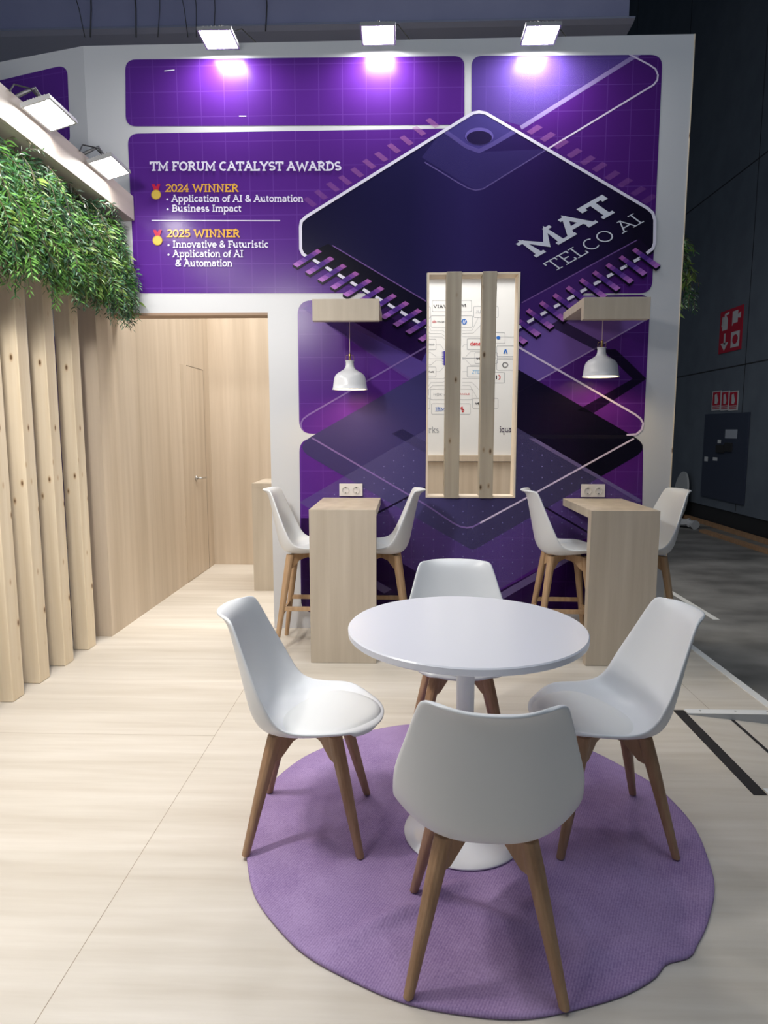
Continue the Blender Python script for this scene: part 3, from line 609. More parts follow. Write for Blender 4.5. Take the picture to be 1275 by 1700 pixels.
for p in ([(120,395),(150,462),(235,462),(264,490)], [(120,440),(140,482),(225,484),(262,512)], [(120,505),(230,508),(258,535),(258,600)], [(186,560),(215,560),(245,600)], [(120,615),(145,615),(190,648),(240,648)], [(120,660),(240,660)], [(120,705),(150,705),(188,672),(240,672)], [(186,752),(210,752),(245,715)], [(120,802),(240,802),(262,780)], [(130,860),(150,828),(235,828),(262,805)], [(134,920),(134,880),(160,852),(262,850)],
          [(486,368),(440,462),(372,462)], [(505,420),(450,480),(372,482)], [(735,508),(372,505)], [(405,560),(385,560),(372,580)], [(500,610),(430,610),(395,648),(372,652)], [(460,658),(372,658)], [(500,706),(430,706),(395,668),(372,664)], [(405,752),(372,752)], [(735,655),(372,656)], [(510,802),(372,800)], [(500,890),(440,828),(372,828)], [(478,940),(425,850),(372,850)]):
    dline(p, 1.6, dgrey)
lb.build('box_outlines', dgrey, dg)
lb = MB()
def dtext(txt, x0, x1, yb, h, m, wt=.12, serif=False, track=.0):
    lb = MB(); text_mesh(lb, txt, (x0, yb), (x1, yb), (0, -h), dpl(2), wt, m, serif, track); lb.build('partner_name', m, dg)
dtext('VIAVI', 168, 278, 303, 22, dblk, .16, True, .1); dtext('HUAWEI', 195, 290, 406, 12, dblk, .16); dtext('aws', 352, 400, 296, 30, dblk, .15); dtext('JUNI', 465, 540, 340, 22, dgrey, .1)
dtext('ciena', 427, 500, 569, 28, dred, .2, True); dtext('verv', 468, 540, 668, 22, dblk, .2); dtext('ZTE', 440, 494, 767, 26, dlb, .13); dtext('NOKIA', 166, 262, 921, 17, dgrey, .14)
dtext('ORACLE', 335, 424, 917, 12, dred, .13); dtext('IBM', 180, 252, 1032, 28, dibm, .17, True); dtext('veri', 462, 520, 985, 22, dblk, .18)
dtext('works', 70, 207, 1183, 42, dgrey, .1, True); dtext('iqua', 634, 719, 1180, 42, ink('diagram_dark', (74, 62, 84)), .16, True); dtext('cisco', 118, 176, 566, 16, dgrey, .16); dtext('market', 100, 170, 760, 15, dblk, .16)
def flush_emblem():
    global lb
    lb.build('emblem', None, dg); lb = MB()
def dpoly(p, m, off=3): 
    vs = [dpl(off)(*v) for v in p]; lb.add(vs, [tuple(range(len(vs)))], m)
for k in range(6):
    a = PI*(.08+.168*k); dpoly([(174, 410), (174+14*math.cos(a-.12), 406-15*math.sin(a-.12)), (174+17*math.cos(a), 407-18*math.sin(a)), (174+14*math.cos(a+.12), 406-15*math.sin(a+.12))], dred)
flush_emblem()
dpoly(el(385, 400, 19, 20), dblu); dpoly([(380, 388), (384, 388), (379, 414), (375, 414)], mat('room_white', (.8, .8, .8)), 4); dpoly([(391, 388), (395, 388), (390, 414), (386, 414)], mat('room_white', (.8, .8, .8)), 4)
flush_emblem()
dpoly(el(626, 513, 14, 12), dblu)
flush_emblem()
dpoly([(660, 625), (671, 595), (682, 595), (692, 625), (683, 625), (677, 606), (671, 618), (676, 625)], dblu)
flush_emblem()
for k in range(6):
    a = PI/3*k; c0 = (674+9*math.cos(a), 705+9*math.sin(a))
    for q in ribbon([(c0[0]+11*math.cos(a+t_), c0[1]+11*math.sin(a+t_)) for t_ in np.linspace(-1.7, 1.7, 9)], 2.6): dpoly(q, dblk)
flush_emblem()
for q in ribbon(arc(626, 792, 12, 15, -90, 90, 8), 6): dpoly(q, dred)
dpoly([(610, 778), (616, 778), (616, 806), (610, 806)], dblk)
flush_emblem()
for q in ribbon(arc(372, 1010, 10, 8, 40, 270, 8)+arc(372, 1027, 11, 9, 90, -140, 8), 6): dpoly(q, dred)
flush_emblem()
dpoly([(240, 607), (330, 607), (330, 708), (240, 708)], dnav, 3)
for k in range(7): dpoly([(228, 612+k*14), (240, 612+k*14), (240, 616+k*14), (228, 616+k*14)], dnav, 3)
lb.build('emblem', None, dg)

# ------------------------------------------------------------------ bar tables, canopies, pendants, sockets
BT_Y, BT_H, BT_W = 3.845, .945, .40
for i, x0 in enumerate((-.574, 1.089)):
    side_w = 'left' if i == 0 else 'right'
    t = thing('bar_table', (x0, BT_Y, 0), 'beech wall mounted bar table %s' % ('left of the window, beside the passage' if i == 0 else 'right of the window, near the hall edge'), 'table', 'waterfall bar tables under the pendants')
    box(0, BT_W, .0655, WY-BT_Y-.004, BT_H-.05, BT_H).build('table_top', wood_furn, t, bevel=.0015)
    box(0, BT_W, 0, .065, .001, BT_H).build('front_panel', wood_furn, t, bevel=.0015)
    CYF = 4.02; zc = 2.064; xc = (-.562, 1.046)[i]; wc = (.40, .39)[i]
    c = thing('lamp_canopy', (xc, CYF, zc), 'beech wall bracket canopy holding the %s pendant lamp' % side_w, 'canopy', 'wooden canopies above the bar tables')
    box(0, wc, 0, .055, 0, .126).build('front_board', wood_furn, c, bevel=.0015)
    box(0.001, wc-.001, .055, WY-CYF-.012, .078, .126).build('top_board', wood_furn, c, bevel=.0015)
    # pendant
    px, zb = ((-.361, 1.672), (1.236, 1.748))[i]
    p = thing('pendant_lamp', (px, 4.28, zb), 'white metal pendant lamp with brass neck hanging over the %s bar table' % side_w, 'lamp', 'white pendant lamps')
    sh = MB(); R_ = .1105
    pr = [(R_+.003, .0), (R_+.003, .006), (R_, .008), (R_*.97, .03), (R_*.93, .065), (R_*.86, .088), (R_*.72, .104), (R_*.52, .117), (R_*.36, .128), (.030, .141), (.026, .156), (.0255, .178), (.029, .179), (.029, .183), (.012, .184), (.0, .184)]
    inner = [(r*.97-.001 if r > .03 else r, max(z-.004, 0.0005)) for r, z in pr[:11]]
    sh.lathe(pr+[], 40); sh.lathe([(R_+.003, 0)]+[(r-.002, z) for r, z in inner[1:]]+[(0, .15)], 40)
    sh.build('lamp_shade', white_metal, p, smooth=True)
    nk = MB(); nk.lathe([(.0, .183), (.007, .183), (.007, .222), (.005, .228), (.0, .23)], 14)
    for sgn in (-1, 1): nk.tube([(sgn*.024, 0, .182), (sgn*.026, 0, .207), (sgn*.022, 0, .215), (sgn*.012, 0, .218), (sgn*.004, 0, .222)], .0014, 6)
    nk.build('brass_neck', brass, p, smooth=True)
    cb = MB(); cb.tube([(0, 0, .225), (0, 0, zc+.0775-zb)], .0022, 6); cb.build('lamp_cord', mat('beige_cord', (.55, .42, .42), .6), p)
    bl = MB(); bl.lathe([(0, .022), (.02, .027), (.031, .045), (.031, .062), (.02, .09), (.014, .12), (.014, .15)], 16); bl.build('light_bulb', bulb_emit, p, smooth=True)
    # socket
    sx = (-.38, 1.290)[i]
    s = thing('wall_socket', (sx, WY-.006, .998), 'white double wall socket above the %s bar table' % side_w, 'socket', 'double sockets on the mural')
    m_ = mat('socket_white', (.74, .71, .70), .4)
    box(-.081, .081, -.012, 0, -.042, .046).build('faceplate', m_, s, bevel=.002)
    for k in (-1, 1):
        o = MB(); o.lathe([(.024, 0), (.026, .004), (.026, .006), (.0215, .006), (.02, -.002), (.0, -.002)], 24)
        ob = o.build('socket_outlet', mat('socket_insert', (.62, .60, .59), .4), s, smooth=False, loc=(k*.037, -.012, .0)); ob.rotation_euler = (PI/2, 0, 0)
        h = MB(); 
        for dx in (-.0095, .0095): h.lathe([(.0, .0), (.003, .0)], 8, (dx, .0, -.0005))
        h.box(-.004, .004, .016, .0205, -.001, .007); h.box(-.004, .004, -.0205, -.016, -.001, .007)
        h.build('contact', dark_metal, ob)

# counter in the passage
ct = thing('passage_counter', (-1.336, 5.63, 0), 'beech counter behind the white wall at the end of the passage', 'counter')
box(0, 1.1, 0, .55, 0, .915).build('body', wood_furn, ct); box(0, 1.1, -.0, .55, .915, .955).build('worktop', wood_furn, ct, bevel=.001)

# ------------------------------------------------------------------ left pergola: posts, canopy, greenery, floods
ys = [2.66, 2.935, 3.21, 3.465, 3.739, 4.033]
ordn = ['sixth', 'fifth', 'fourth', 'third', 'second', 'first']
for i, y in enumerate(ys):
    xr = -2.047
    b = box(-.100, 0, 0, .104, 0, 2.797).build('slat_post', wood_post, bevel=.004, loc=(xr, y, .001))
    tag(b, '%s spruce screen post counted from the beech panelled wall' % ordn[i]+('', ', cut by the left edge' if i == 2 else ', outside the photo')[i < 3], 'post', 'spruce posts of the left screen')
for i, y in ((1, 2.4), (2, 2.13), (3, 1.86)): pass
CX, CZ0, CZ1, CY1 = -1.82, 2.803, 2.958, 4.53
cn = thing('pergola_canopy', (CX, CY1, CZ0), 'pale wooden canopy beam over the post screen with floodlights', 'canopy')
box(-.024, 0, -4.75, 0, 0, CZ1-CZ0).build('fascia_board', wood_canopy, cn, bevel=.001)
box(-.46, -.024, -4.6, 0, .0, .02).build('soffit_board', wood_canopy, cn)
box(-.46, -.024, -4.6, 0, CZ1-CZ0-.02, CZ1-CZ0).build('top_board', wood_canopy, cn)

def floodlight(name, loc, label, sx, sy, tilt, arm_pts, cable_pts, emit, group, rz=0):
    t = thing(name, loc, label, 'floodlight', group); t.rotation_euler = (0, tilt, rz)
    h = MB(); h.box(-sx/2-.012, sx/2+.012, -sy/2-.012, sy/2+.012, .004, .014)
    for k in range(7): x = -sx/2+.02+k*(sx-.04)/6; h.box(x-.003, x+.003, -sy/2+.01, sy/2-.01, .014, .03)
    h.box(-sx/2-.012, -sx/2-.002, -sy/2-.012, sy/2+.012, -.006, .004); h.box(sx/2+.002, sx/2+.012, -sy/2-.012, sy/2+.012, -.006, .004)
    h.box(-sx/2-.002, sx/2+.002, -sy/2-.012, -sy/2-.002, -.006, .004); h.box(-sx/2-.002, sx/2+.002, sy/2+.002, sy/2+.012, -.006, .004)
    h.build('housing', mat('flood_housing', (.30, .30, .31), .4), t)
    d = MB(); d.add([(-sx/2, -sy/2, 0), (sx/2, -sy/2, 0), (sx/2, sy/2, 0), (-sx/2, sy/2, 0)], [(3, 2, 1, 0)]); d.build('diffuser', emit, t)
    inv = Matrix.Rotation(rz, 4, 'Z')@Matrix.Rotation(tilt, 4, 'Y'); inv = inv.inverted()
    a = MB(); a.tube([inv@(Vector(p)-Vector(loc)) for p in arm_pts], .009, 8); a.build('bracket', grey_metal, t)
    c = MB(); c.tube([inv@(Vector(p)-Vector(loc)) for p in cable_pts], .004, 6); c.build('cable', dark_metal, t)
    return t
for px, lab in ((363, 'leftmost'), (628, 'middle'), (897, 'rightmost')):
    p = at(px, 64, 1, 4.385); z = at(px, 80 if px == 363 else 73, 1, 4.485).z
    loc = (p.x, 4.385, z)
    floodlight('wall_floodlight', loc, '%s of the three lit floodlights above the purple wall' % lab, .19, .185, 0,
               [(p.x, 4.38, z+.05), (p.x, 4.45, z+.11), (p.x, WY+.02, z+.13), (p.x, WY+.05, WT+.004)],
               [(p.x+.05, 4.42, z+.05), (p.x+.12, 4.5, z+.12), (p.x+.2, WY+.02, WT+.006), (p.x+.3, WY+.04, WT+.006)], flood_emit, 'floodlights above the printed wall')
fl = [at(83, 190, 0, -1.735), at(182, 278, 0, -1.735)]
dy = fl[1].y-fl[0].y
for k in range(7):
    y = fl[1].y-dy*k; z = (fl[0].z+fl[1].z)/2
    lab = ['lit floodlight on the canopy beam, the one nearest the purple wall', 'lit floodlight on the canopy beam at the left edge of the photo', 'third floodlight along the canopy beam counted from the purple wall, outside the photo', 'fourth floodlight along the canopy beam counted from the purple wall, outside the photo', 'fifth floodlight along the canopy beam counted from the purple wall, outside the photo', 'sixth floodlight along the canopy beam counted from the purple wall, outside the photo', 'floodlight at the near end of the canopy beam, outside the photo'][k]
    floodlight('canopy_floodlight', (-1.735, y, z), lab, .125, .235, -.27,
               [(-1.74, y-.02, z+.03), (-1.76, y-.08, z+.08), (-1.80, y-.10, CZ1+.03), (-1.86, y-.10, CZ1+.005)],
               [(-1.74, y, z+.03), (-1.77, y-.1, z+.07), (-1.812, y-.16, z+.06), (-1.812, y-.2, CZ1-.01)], canopy_emit, 'floodlights along the canopy beam')

# added unseen fill flood on a long arm, to brighten the post screen
ft = thing('fill_floodlight', (-1.25, 1.75, 2.62), 'added fill floodlight on a long arm off the near canopy, outside the photo', 'floodlight')
ft.rotation_euler = Vector((-1.1, 1.25, -1.5)).to_track_quat('-Z', 'Y').to_euler()
h = MB(); h.box(-.16, .16, -.13, .13, .004, .05); h.build('housing', MATS['flood_housing'], ft)
d = MB(); d.add([(-.15, -.12, 0), (.15, -.12, 0), (.15, .12, 0), (-.15, .12, 0)], [(3, 2, 1, 0)]); d.build('diffuser', mat('fill_flood_glass', (1, 1, 1), .3, emit=(1, .97, .92), strength=FILL_FLOOD), ft)
inv = ft.rotation_euler.to_matrix().to_4x4().inverted()
h = MB(); h.tube([inv@(Vector(p)-Vector((-1.25, 1.75, 2.62))) for p in ((-1.24, 1.72, 2.66), (-1.30, 1.70, 2.9), (-1.5, 1.7, 2.99), (-1.9, 1.7, 2.968))], .014, 8); h.build('bracket', grey_metal, ft)

# greenery
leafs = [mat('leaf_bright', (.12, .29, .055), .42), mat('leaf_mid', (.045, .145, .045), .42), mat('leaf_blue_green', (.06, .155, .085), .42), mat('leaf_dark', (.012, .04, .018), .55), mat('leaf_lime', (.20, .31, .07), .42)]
twig = mat('twig_brown', (.07, .05, .025), .7)
def sprig(mb, base, d, length, m, leaf, n):
    """a drooping stem with paired narrow leaves"""
    p = Vector(base); d = Vector(d).normalized(); step = length/n; pts = [p.copy()]
    for k in range(n):
        d = (d+Vector((random.gauss(0, .10), random.gauss(0, .10), -.20))).normalized(); p = p+d*step; pts.append(p.copy())
        a = d.cross(Vector((random.gauss(0, 1), random.gauss(0, 1), random.gauss(0, 1)))).normalized()
        lim = mb.lim
        if abs(p.y) > lim: d.y = -.5*math.copysign(abs(d.y)+.1, p.y)
        if p.x < -.06: d.x = abs(d.x)
        for sgn in (-1, 1):
            q = (a*sgn+d*.75+Vector((0, 0, random.uniform(-.25, .25)))).normalized(); L_ = leaf*random.uniform(.7, 1.25)*(1-.4*k/n)
            wv = q.cross(Vector((random.gauss(0, 1), random.gauss(0, 1), random.gauss(0, 1)))).normalized()*L_*.115
            mid = p+q*L_*.5; tip = p+q*L_+Vector((0, 0, -L_*.15))
            if abs(tip.y) > lim or tip.x < -.085 or tip.z > -.012 or abs(p.y) > lim: continue
            mb.add([p, mid+wv, tip, mid-wv], [(0, 1, 2, 3)], m)
    mb.tube(pts[::2] if len(pts) > 4 else pts, .0016, 3, twig)
def clump(name, x, y, z, wx, wy, hang, n, label, group, bias):
    t = thing(name, (x, y, z), label, 'plant', group)
    mb = MB(); mb.lim = wy
    for k in range(n):
        u, v = random.uniform(-1, 1), random.uniform(-1, 1); top = random.random()
        base = (u*wx+.07*top, v*wy, -top*hang*.74)
        kind = random.choices(range(5), bias)[0]
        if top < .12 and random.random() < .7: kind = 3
        L_ = random.uniform(.14, .30); m = leafs[kind]; lf = {0: .056, 1: .050, 2: .056, 3: .05, 4: .090}[kind]
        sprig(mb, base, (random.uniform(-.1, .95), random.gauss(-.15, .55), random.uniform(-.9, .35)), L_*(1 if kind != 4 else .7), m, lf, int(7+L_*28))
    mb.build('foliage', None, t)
    st = MB()
    for k in range(9): u = random.uniform(-1, 1)*wy; st.tube([(random.uniform(-wx, wx), u, 0), (random.uniform(-wx, wx), u*1.05, -hang*.5), (random.uniform(-wx, wx)+.03, u*1.1, -hang*.95)], .0025, 4)
    st.build('stem', twig, t)
    return t
cl = [(4.33, 'dark green hanging plant at the canopy end nearest the purple wall', (2, 5, 5, 3, 1)), (4.035, 'hanging plant with lime fern fronds, second from the canopy end by the wall', (4, 5, 4, 1, 3)),
      (3.74, 'leafy green hanging plant, third from the canopy end by the purple wall', (5, 5, 3, 1, 2)), (3.445, 'bright green hanging plant, fourth from the canopy end by the purple wall', (6, 5, 3, 1, 1)),
      (3.15, 'bright green hanging plant, fifth from the canopy end by the purple wall', (7, 5, 2, 1, 1)), (2.855, 'bright leafy hanging plant cut by the left edge of the photo', (7, 5, 2, 1, 1))]
for y, lab, bias in cl:
    clump('hanging_plant', -1.955, y, CZ0-.01, .055, .146, .62, 250, lab, 'plants hanging from the canopy beam', bias)
clump('hanging_plant', WX1+.02, WY+.22, 2.78, .05, .06, .5, 34, 'small plant hanging past the right end of the white wall', 'plants on the stand', (4, 4, 2, 4, 3))

# ------------------------------------------------------------------ seating
def catmull(K, s):
    xs = [k[0] for k in K]; i = max(0, min(len(K)-2, sum(1 for x in xs if x <= s)-1)); x0, x1 = xs[i], xs[i+1]; t = (s-x0)/(x1-x0)
    y0, y1 = K[i][1], K[i+1][1]; ym = K[i-1][1] if i > 0 else y0-(y1-y0); yp = K[i+2][1] if i+2 < len(K) else y1+(y1-y0)
    xm = xs[i-1] if i > 0 else x0-(x1-x0); xp = xs[i+2] if i+2 < len(K) else x1+(x1-x0)
    m0 = (y1-ym)/(x1-xm)*(x1-x0); m1 = (yp-y0)/(xp-x0)*(x1-x0)
    return (2*t**3-3*t**2+1)*y0+(t**3-2*t**2+t)*m0+(-2*t**3+3*t**2)*y1+(t**3-t**2)*m1
KY = [(0,.260),(.07,.238),(.18,.152),(.32,.018),(.44,-.088),(.53,-.155),(.61,-.192),(.70,-.214),(.82,-.240),(.92,-.263),(.965,-.281),(1,-.312)]
KZ = [(0,.408),(.07,.414),(.18,.402),(.32,.386),(.44,.382),(.53,.397),(.61,.444),(.70,.528),(.82,.648),(.92,.743),(.965,.776),(1,.786)]
KW = [(0,.160),(.07,.200),(.18,.226),(.32,.237),(.44,.241),(.53,.242),(.61,.240),(.70,.232),(.82,.206),(.92,.179),(.965,.164),(1,.128)]
KA = [(0,-.080),(.07,-.082),(.18,-.045),(.32,-.008),(.44,.038),(.53,.070),(.61,.082),(.70,.078),(.82,.064),(.92,.048),(.965,.046),(1,.050)]
KB = [(0,.010),(.07,.014),(.18,.034),(.32,.052),(.44,.072),(.53,.090),(.61,.088),(.70,.056),(.82,.024),(.92,.018),(.965,.016),(1,.006)]
def shell_pt(s, t):
    a = abs(t); return Vector((catmull(KW, s)*t, catmull(KY, s)+catmull(KA, s)*a**2.3, catmull(KZ, s)+catmull(KB, s)*a**3.3))
def shell_parts(parent, dz, k=1.0):
    NS, NT = 44, 22
    mb = MB(); vs = []
    for i in range(NS+1):
        for j in range(NT+1):
            t = -1+2*j/NT; p = shell_pt(i/NS, t); vs.append((p.x*k, p.y*k, p.z+dz))
    fs = [(i*(NT+1)+j, i*(NT+1)+j+1, (i+1)*(NT+1)+j+1, (i+1)*(NT+1)+j) for i in range(NS) for j in range(NT)]
    mb.add(vs, fs); o = mb.build('seat_shell', white_plastic, parent, smooth=True)
    so = o.modifiers.new('thick', 'SOLIDIFY'); so.thickness = .011; so.offset = -1
    so.use_rim = True
    sb = o.modifiers.new('soft', 'SUBSURF'); sb.levels = sb.render_levels = 1
    # cushion
    mb = MB(); NR, NA = 9, 36; rings = []
    def cp(rho, th, up):
        s = .245+.215*rho*math.cos(th); t = .84*rho*math.sin(th)
        p = shell_pt(s, t); e = .01
        n = (shell_pt(s, t+e)-shell_pt(s, t-e)).cross(shell_pt(s+e, t)-shell_pt(s-e, t)).normalized()
        if n.z < 0: n = -n
        q = p+n*up; return (q.x*k, q.y*k, q.z+dz)
    for kk in range(NR):
        rho = 1-kk/NR; up = .001+.026*(1-rho**5)**.6; rings.append([cp(rho, 2*PI*i/NA, up) for i in range(NA)])
    mb.loft(rings, False); mb.f.append(tuple(range((NR-1)*NA, NR*NA))); mb.m.append(0)
    mb.build('seat_cushion', white_leather, parent, smooth=True)
def leg_mesh(sx, sy, zt, top, foot, stool):
    mb = MB(); tx, ty = top; fx, fy = foot; rings = []
    rad = Vector((sx*tx, sy*ty, 0)).normalized(); tan = Vector((-rad.y, rad.x, 0))
    for k in range(7):
        u = k/6; c = Vector((sx*(fx+(tx-fx)*u), sy*(fy+(ty-fy)*u), zt*u)); h = (.0135+.0105*min(1, u*1.25)); ring = []
        for i in range(12):
            a = 2*PI*i/12; r = Vector((math.cos(a), math.sin(a), 0)); 
            k_ = 1.0 if math.cos(a) > 0 else .82
            sq = (abs(math.cos(a))**3.2+abs(math.sin(a))**3.2)**(-1/3.2)
            ring.append(c+(rad*math.cos(a)*k_+tan*math.sin(a)*.95)*h*sq)
        rings.append(ring)
    mb.loft(rings, True)
    rl = Vector((tx, ty, 0)).length
    prof = [(rl+.006, zt), (.012, zt), (.012, zt-.034), (rl*.55, zt-.044), (rl-.012, zt-.088), (rl+.012, zt-.092)]
    vs = [rad*r+tan*s*.0135+Vector((0, 0, z)) for s in (-1, 1) for r, z in prof]; n = len(prof)
    mb.add(vs, [tuple(range(n))[::-1], tuple(range(n, 2*n))]+[(i, (i+1) % n, (i+1) % n+n, i+n) for i in range(n)])
    return mb
def seat_thing(name, loc, rz, label, cat, group, stool):
    t = thing(name, loc, label, cat, group, rz); dz = .245 if stool else 0
    shell_parts(t, dz, .93 if stool else 1.0); zt = .383+dz
    for sx in (-1, 1):
        for sy in (-1, 1):
            o = leg_mesh(sx, sy, zt, (.105, .10), ((.19, .19) if not stool else (.195, .19)), stool).build('leg', wood_stool_leg if stool else wood_leg, t, bevel=.002, seg=1)
            for p in o.data.polygons: p.use_smooth = False
    if stool:
        for (a, b) in (((-1, -1), (1, -1)), ((-1, 1), (1, 1)), ((-1, -1), (-1, 1)), ((1, -1), (1, 1))):
            zz = .245 if a[1] == b[1] else .285; u = zz/zt; q = .193+(.103-.193)*u
            m = MB(); dirx = a[1] == b[1]; c = a[1]*q if dirx else a[0]*q
            if dirx: m.box(-q, q, c-.008, c+.008, zz-.014, zz+.014)
            else: m.box(c-.008, c+.008, -q, q, zz-.014, zz+.014)
            m.build('footrest', wood_stool_leg, t, bevel=.002)
    return t
RT = .014
c0 = seat_thing('dining_chair', (-.335, 2.19, RT), -PI/2, 'white shell chair with oak legs left of the round table, facing right', 'chair', 'white chairs around the round table', False)
def again(o, loc, rz, label): c = copy_tree(o); c.location = loc; c.rotation_euler = (0, 0, rz); c['label'] = label; return c
again(c0, (.70, 2.215, RT), PI/2+.03, 'white shell chair right of the round table, facing left')
again(c0, (.212, 1.648, RT), -.05, 'white shell chair nearest the camera, seen from behind')
again(c0, (.235, 2.765, RT), PI+.02, 'white shell chair behind the round table, facing the camera')
s0 = seat_thing('bar_stool', (-.632, 4.19, 0), -PI/2, 'white bar stool left of the left bar table, beside the passage', 'stool', 'white bar stools at the bar tables', True)
again(s0, (-.158, 4.19, 0), PI/2, 'white bar stool between the left bar table and the window')
again(s0, (1.022, 4.18, 0), -PI/2-.03, 'white bar stool between the window and the right bar table')
again(s0, (1.513, 4.20, 0), PI/2+.05, 'white bar stool at the right end, beside the dark hall')

# round table
TX, TY, TR, TH = .207, 2.152, .399, .759
t = thing('round_table', (TX, TY, RT), 'round white pedestal table standing on the purple rug', 'table')
m = MB(); h = TH-RT; m.lathe([(0, h-.026), (TR-.006, h-.026), (TR-.001, h-.022), (TR, h-.004), (TR-.004, h), (0, h)], 96); m.build('table_top', table_white, t)
m = MB(); m.lathe([(0, h-.03), (.12, h-.03), (.12, h-.026), (0, h-.026)], 40); m.lathe([(.031, h-.03), (.031, .16), (.034, .10), (.043, .062), (.058, .04)], 32); m.build('column', white_metal, t, smooth=True)
m = MB(); m.lathe([(.0565, .042), (.08, .028), (.12, .018), (.17, .010), (.205, .006), (.207, .003), (.207, 0), (0, 0)], 64); m.build('foot', white_metal, t, smooth=True)

# rug
RX, RYc, RR = .234, 2.227, .795
m = MB(); NR, NA = 64, 200; rings = []
CREASES = []
for a, b, hh, ww in (((810, 1452), (535, 1588), .030, .024), ((720, 1490), (900, 1560), .018, .026), ((620, 1540), (700, 1680), .012, .04), ((900, 1480), (1010, 1640), .020, .030), ((1020, 1400), (1180, 1455), .010, .04), ((500, 1290), (600, 1250), .010, .035), ((430, 1420), (560, 1400), .012, .035), ((880, 1640), (1080, 1560), .012, .045), ((1000, 1290), (1100, 1350), .010, .035)):
    p, q = at(*a, 2, 0), at(*b, 2, 0); CREASES.append((p.x-RX, p.y-RYc, q.x-RX, q.y-RYc, hh, ww))
FEET = [(TX-RX, TY-RYc, .215)]+[(cx-RX+dx, cy-RYc+dy_, .03) for cx, cy in ((-.335, 2.19), (.70, 2.215), (.212, 1.648), (.235, 2.765)) for dx in (-.19, .19) for dy_ in (-.19, .19)]
def rug_h(x, y):
    z = 0
    for ax, ay, bx_, by_, hh, ww in CREASES:
        d = Vector((bx_-ax, by_-ay)); L_ = d.length; d /= L_; v = Vector((x-ax, y-ay)); s = v.dot(d)/L_; n_ = abs(v.x*d.y-v.y*d.x)
        z += hh*math.exp(-(n_/ww)**2)*max(0, math.sin(PI*max(0, min(1, s))))
    for fx_, fy_, rr_ in FEET: z *= 1-.97*math.exp(-max(0, math.hypot(x-fx_, y-fy_)-rr_)**2/.0016)
    return z+.0012*math.sin(9*x+4*y)+.001*math.sin(-7*y+5*x)
for k in range(NR+1):
    r = k/NR; ring = []
    for i in range(NA):
        a = 2*PI*i/NA; wob = 1+.0045*math.sin(3*a+1)+.004*math.sin(7*a)+.0025*math.sin(17*a+2)+(.012*math.exp(-((a-5.45)/.05)**2)-.016*math.exp(-((a-5.35)/.05)**2))
        rr = RR*wob*max(r, .002); x, y = rr*math.cos(a), rr*math.sin(a)
        edge = max(0, (r-.9)/.1); ring.append((x, y, .0105+rug_h(x, y)*(1-edge*.6)+edge*.003*abs(math.sin(5*a+.5))))
    rings.append(ring)
last = rings[-1]; rings.append([(x*1.004, y*1.004, .006) for x, y, z in last]); rings.append([(x, y, .0005) for x, y, z in last])
m.loft(rings, True)
tag(m.build('round_rug', rug_mat, smooth=True, loc=(RX, RYc, 0)), 'round purple wool rug with wrinkles under the table and chairs', 'rug')

# ------------------------------------------------------------------ platform edge and ramp
struct(box(1.86, 1.905, 3.25, 7.6, PLAT, .003).build('trim_4', white_alu), 'white aluminium edge strip along the right side of the raised floor', 'trim')
struct(box(1.86, 1.905, -1.2, 2.44, PLAT, .003).build('trim_5', white_alu), 'white aluminium edge strip along the raised floor nearer the camera', 'trim')
rp = thing('access_ramp', (1.41, 2.47, 0), 'short wood ramp cut into the floor edge with white side profiles and black tape', 'ramp')
m = MB(); L_ = .56; m.add([(-.025, 0, 0), (L_, 0, PLAT+.002), (L_, .75, PLAT+.002), (-.025, .75, 0), (-.025, 0, PLAT), (L_, 0, PLAT), (L_, .75, PLAT), (-.025, .75, PLAT)], [(0, 1, 2, 3), (4, 7, 6, 5), (0, 4, 5, 1), (1, 5, 6, 2), (2, 6, 7, 3), (3, 7, 4, 0)]); m.build('ramp_board', wood_floor, rp)
m = MB()
for y0, y1 in ((.715, .765), (-.02, .02)):
    m = MB(); m.box(.012, .52, y0, y1, .0, .004); sp_ = m.build('side_profile', white_alu, rp)
    for x in (.085, .26, .42):
        m = MB(); m.lathe([(.006, .004), (.004, .006), (0, .006)], 10, (x, (y0+y1)/2+.005, 0)); m.build('screw', steel, sp_)
m = MB(); m.add([(.0, .714, 0), (.5, .714, 0), (.5, .714, PLAT), (.0, .714, -.002)], [(0, 1, 2, 3)]); m.add([(.0, .716, 0), (.5, .716, 0), (.5, .716, PLAT), (.0, .716, -.002)], [(3, 2, 1, 0)]); m.build('side_face', grey_alu, rp)
m = MB(); m.box(-.047, .006, -.025, .755, .0005, .0025); m.build('black_tape', black_rubber, rp)
m = MB(); zz = PLAT*.235/L_; m.add([(.222, .0, zz+.0015), (.242, .0, zz-.0005), (.242, .714, zz-.0005), (.222, .714, zz+.0015)], [(0, 1, 2, 3)]); m.build('joint_strip', black_rubber, rp)

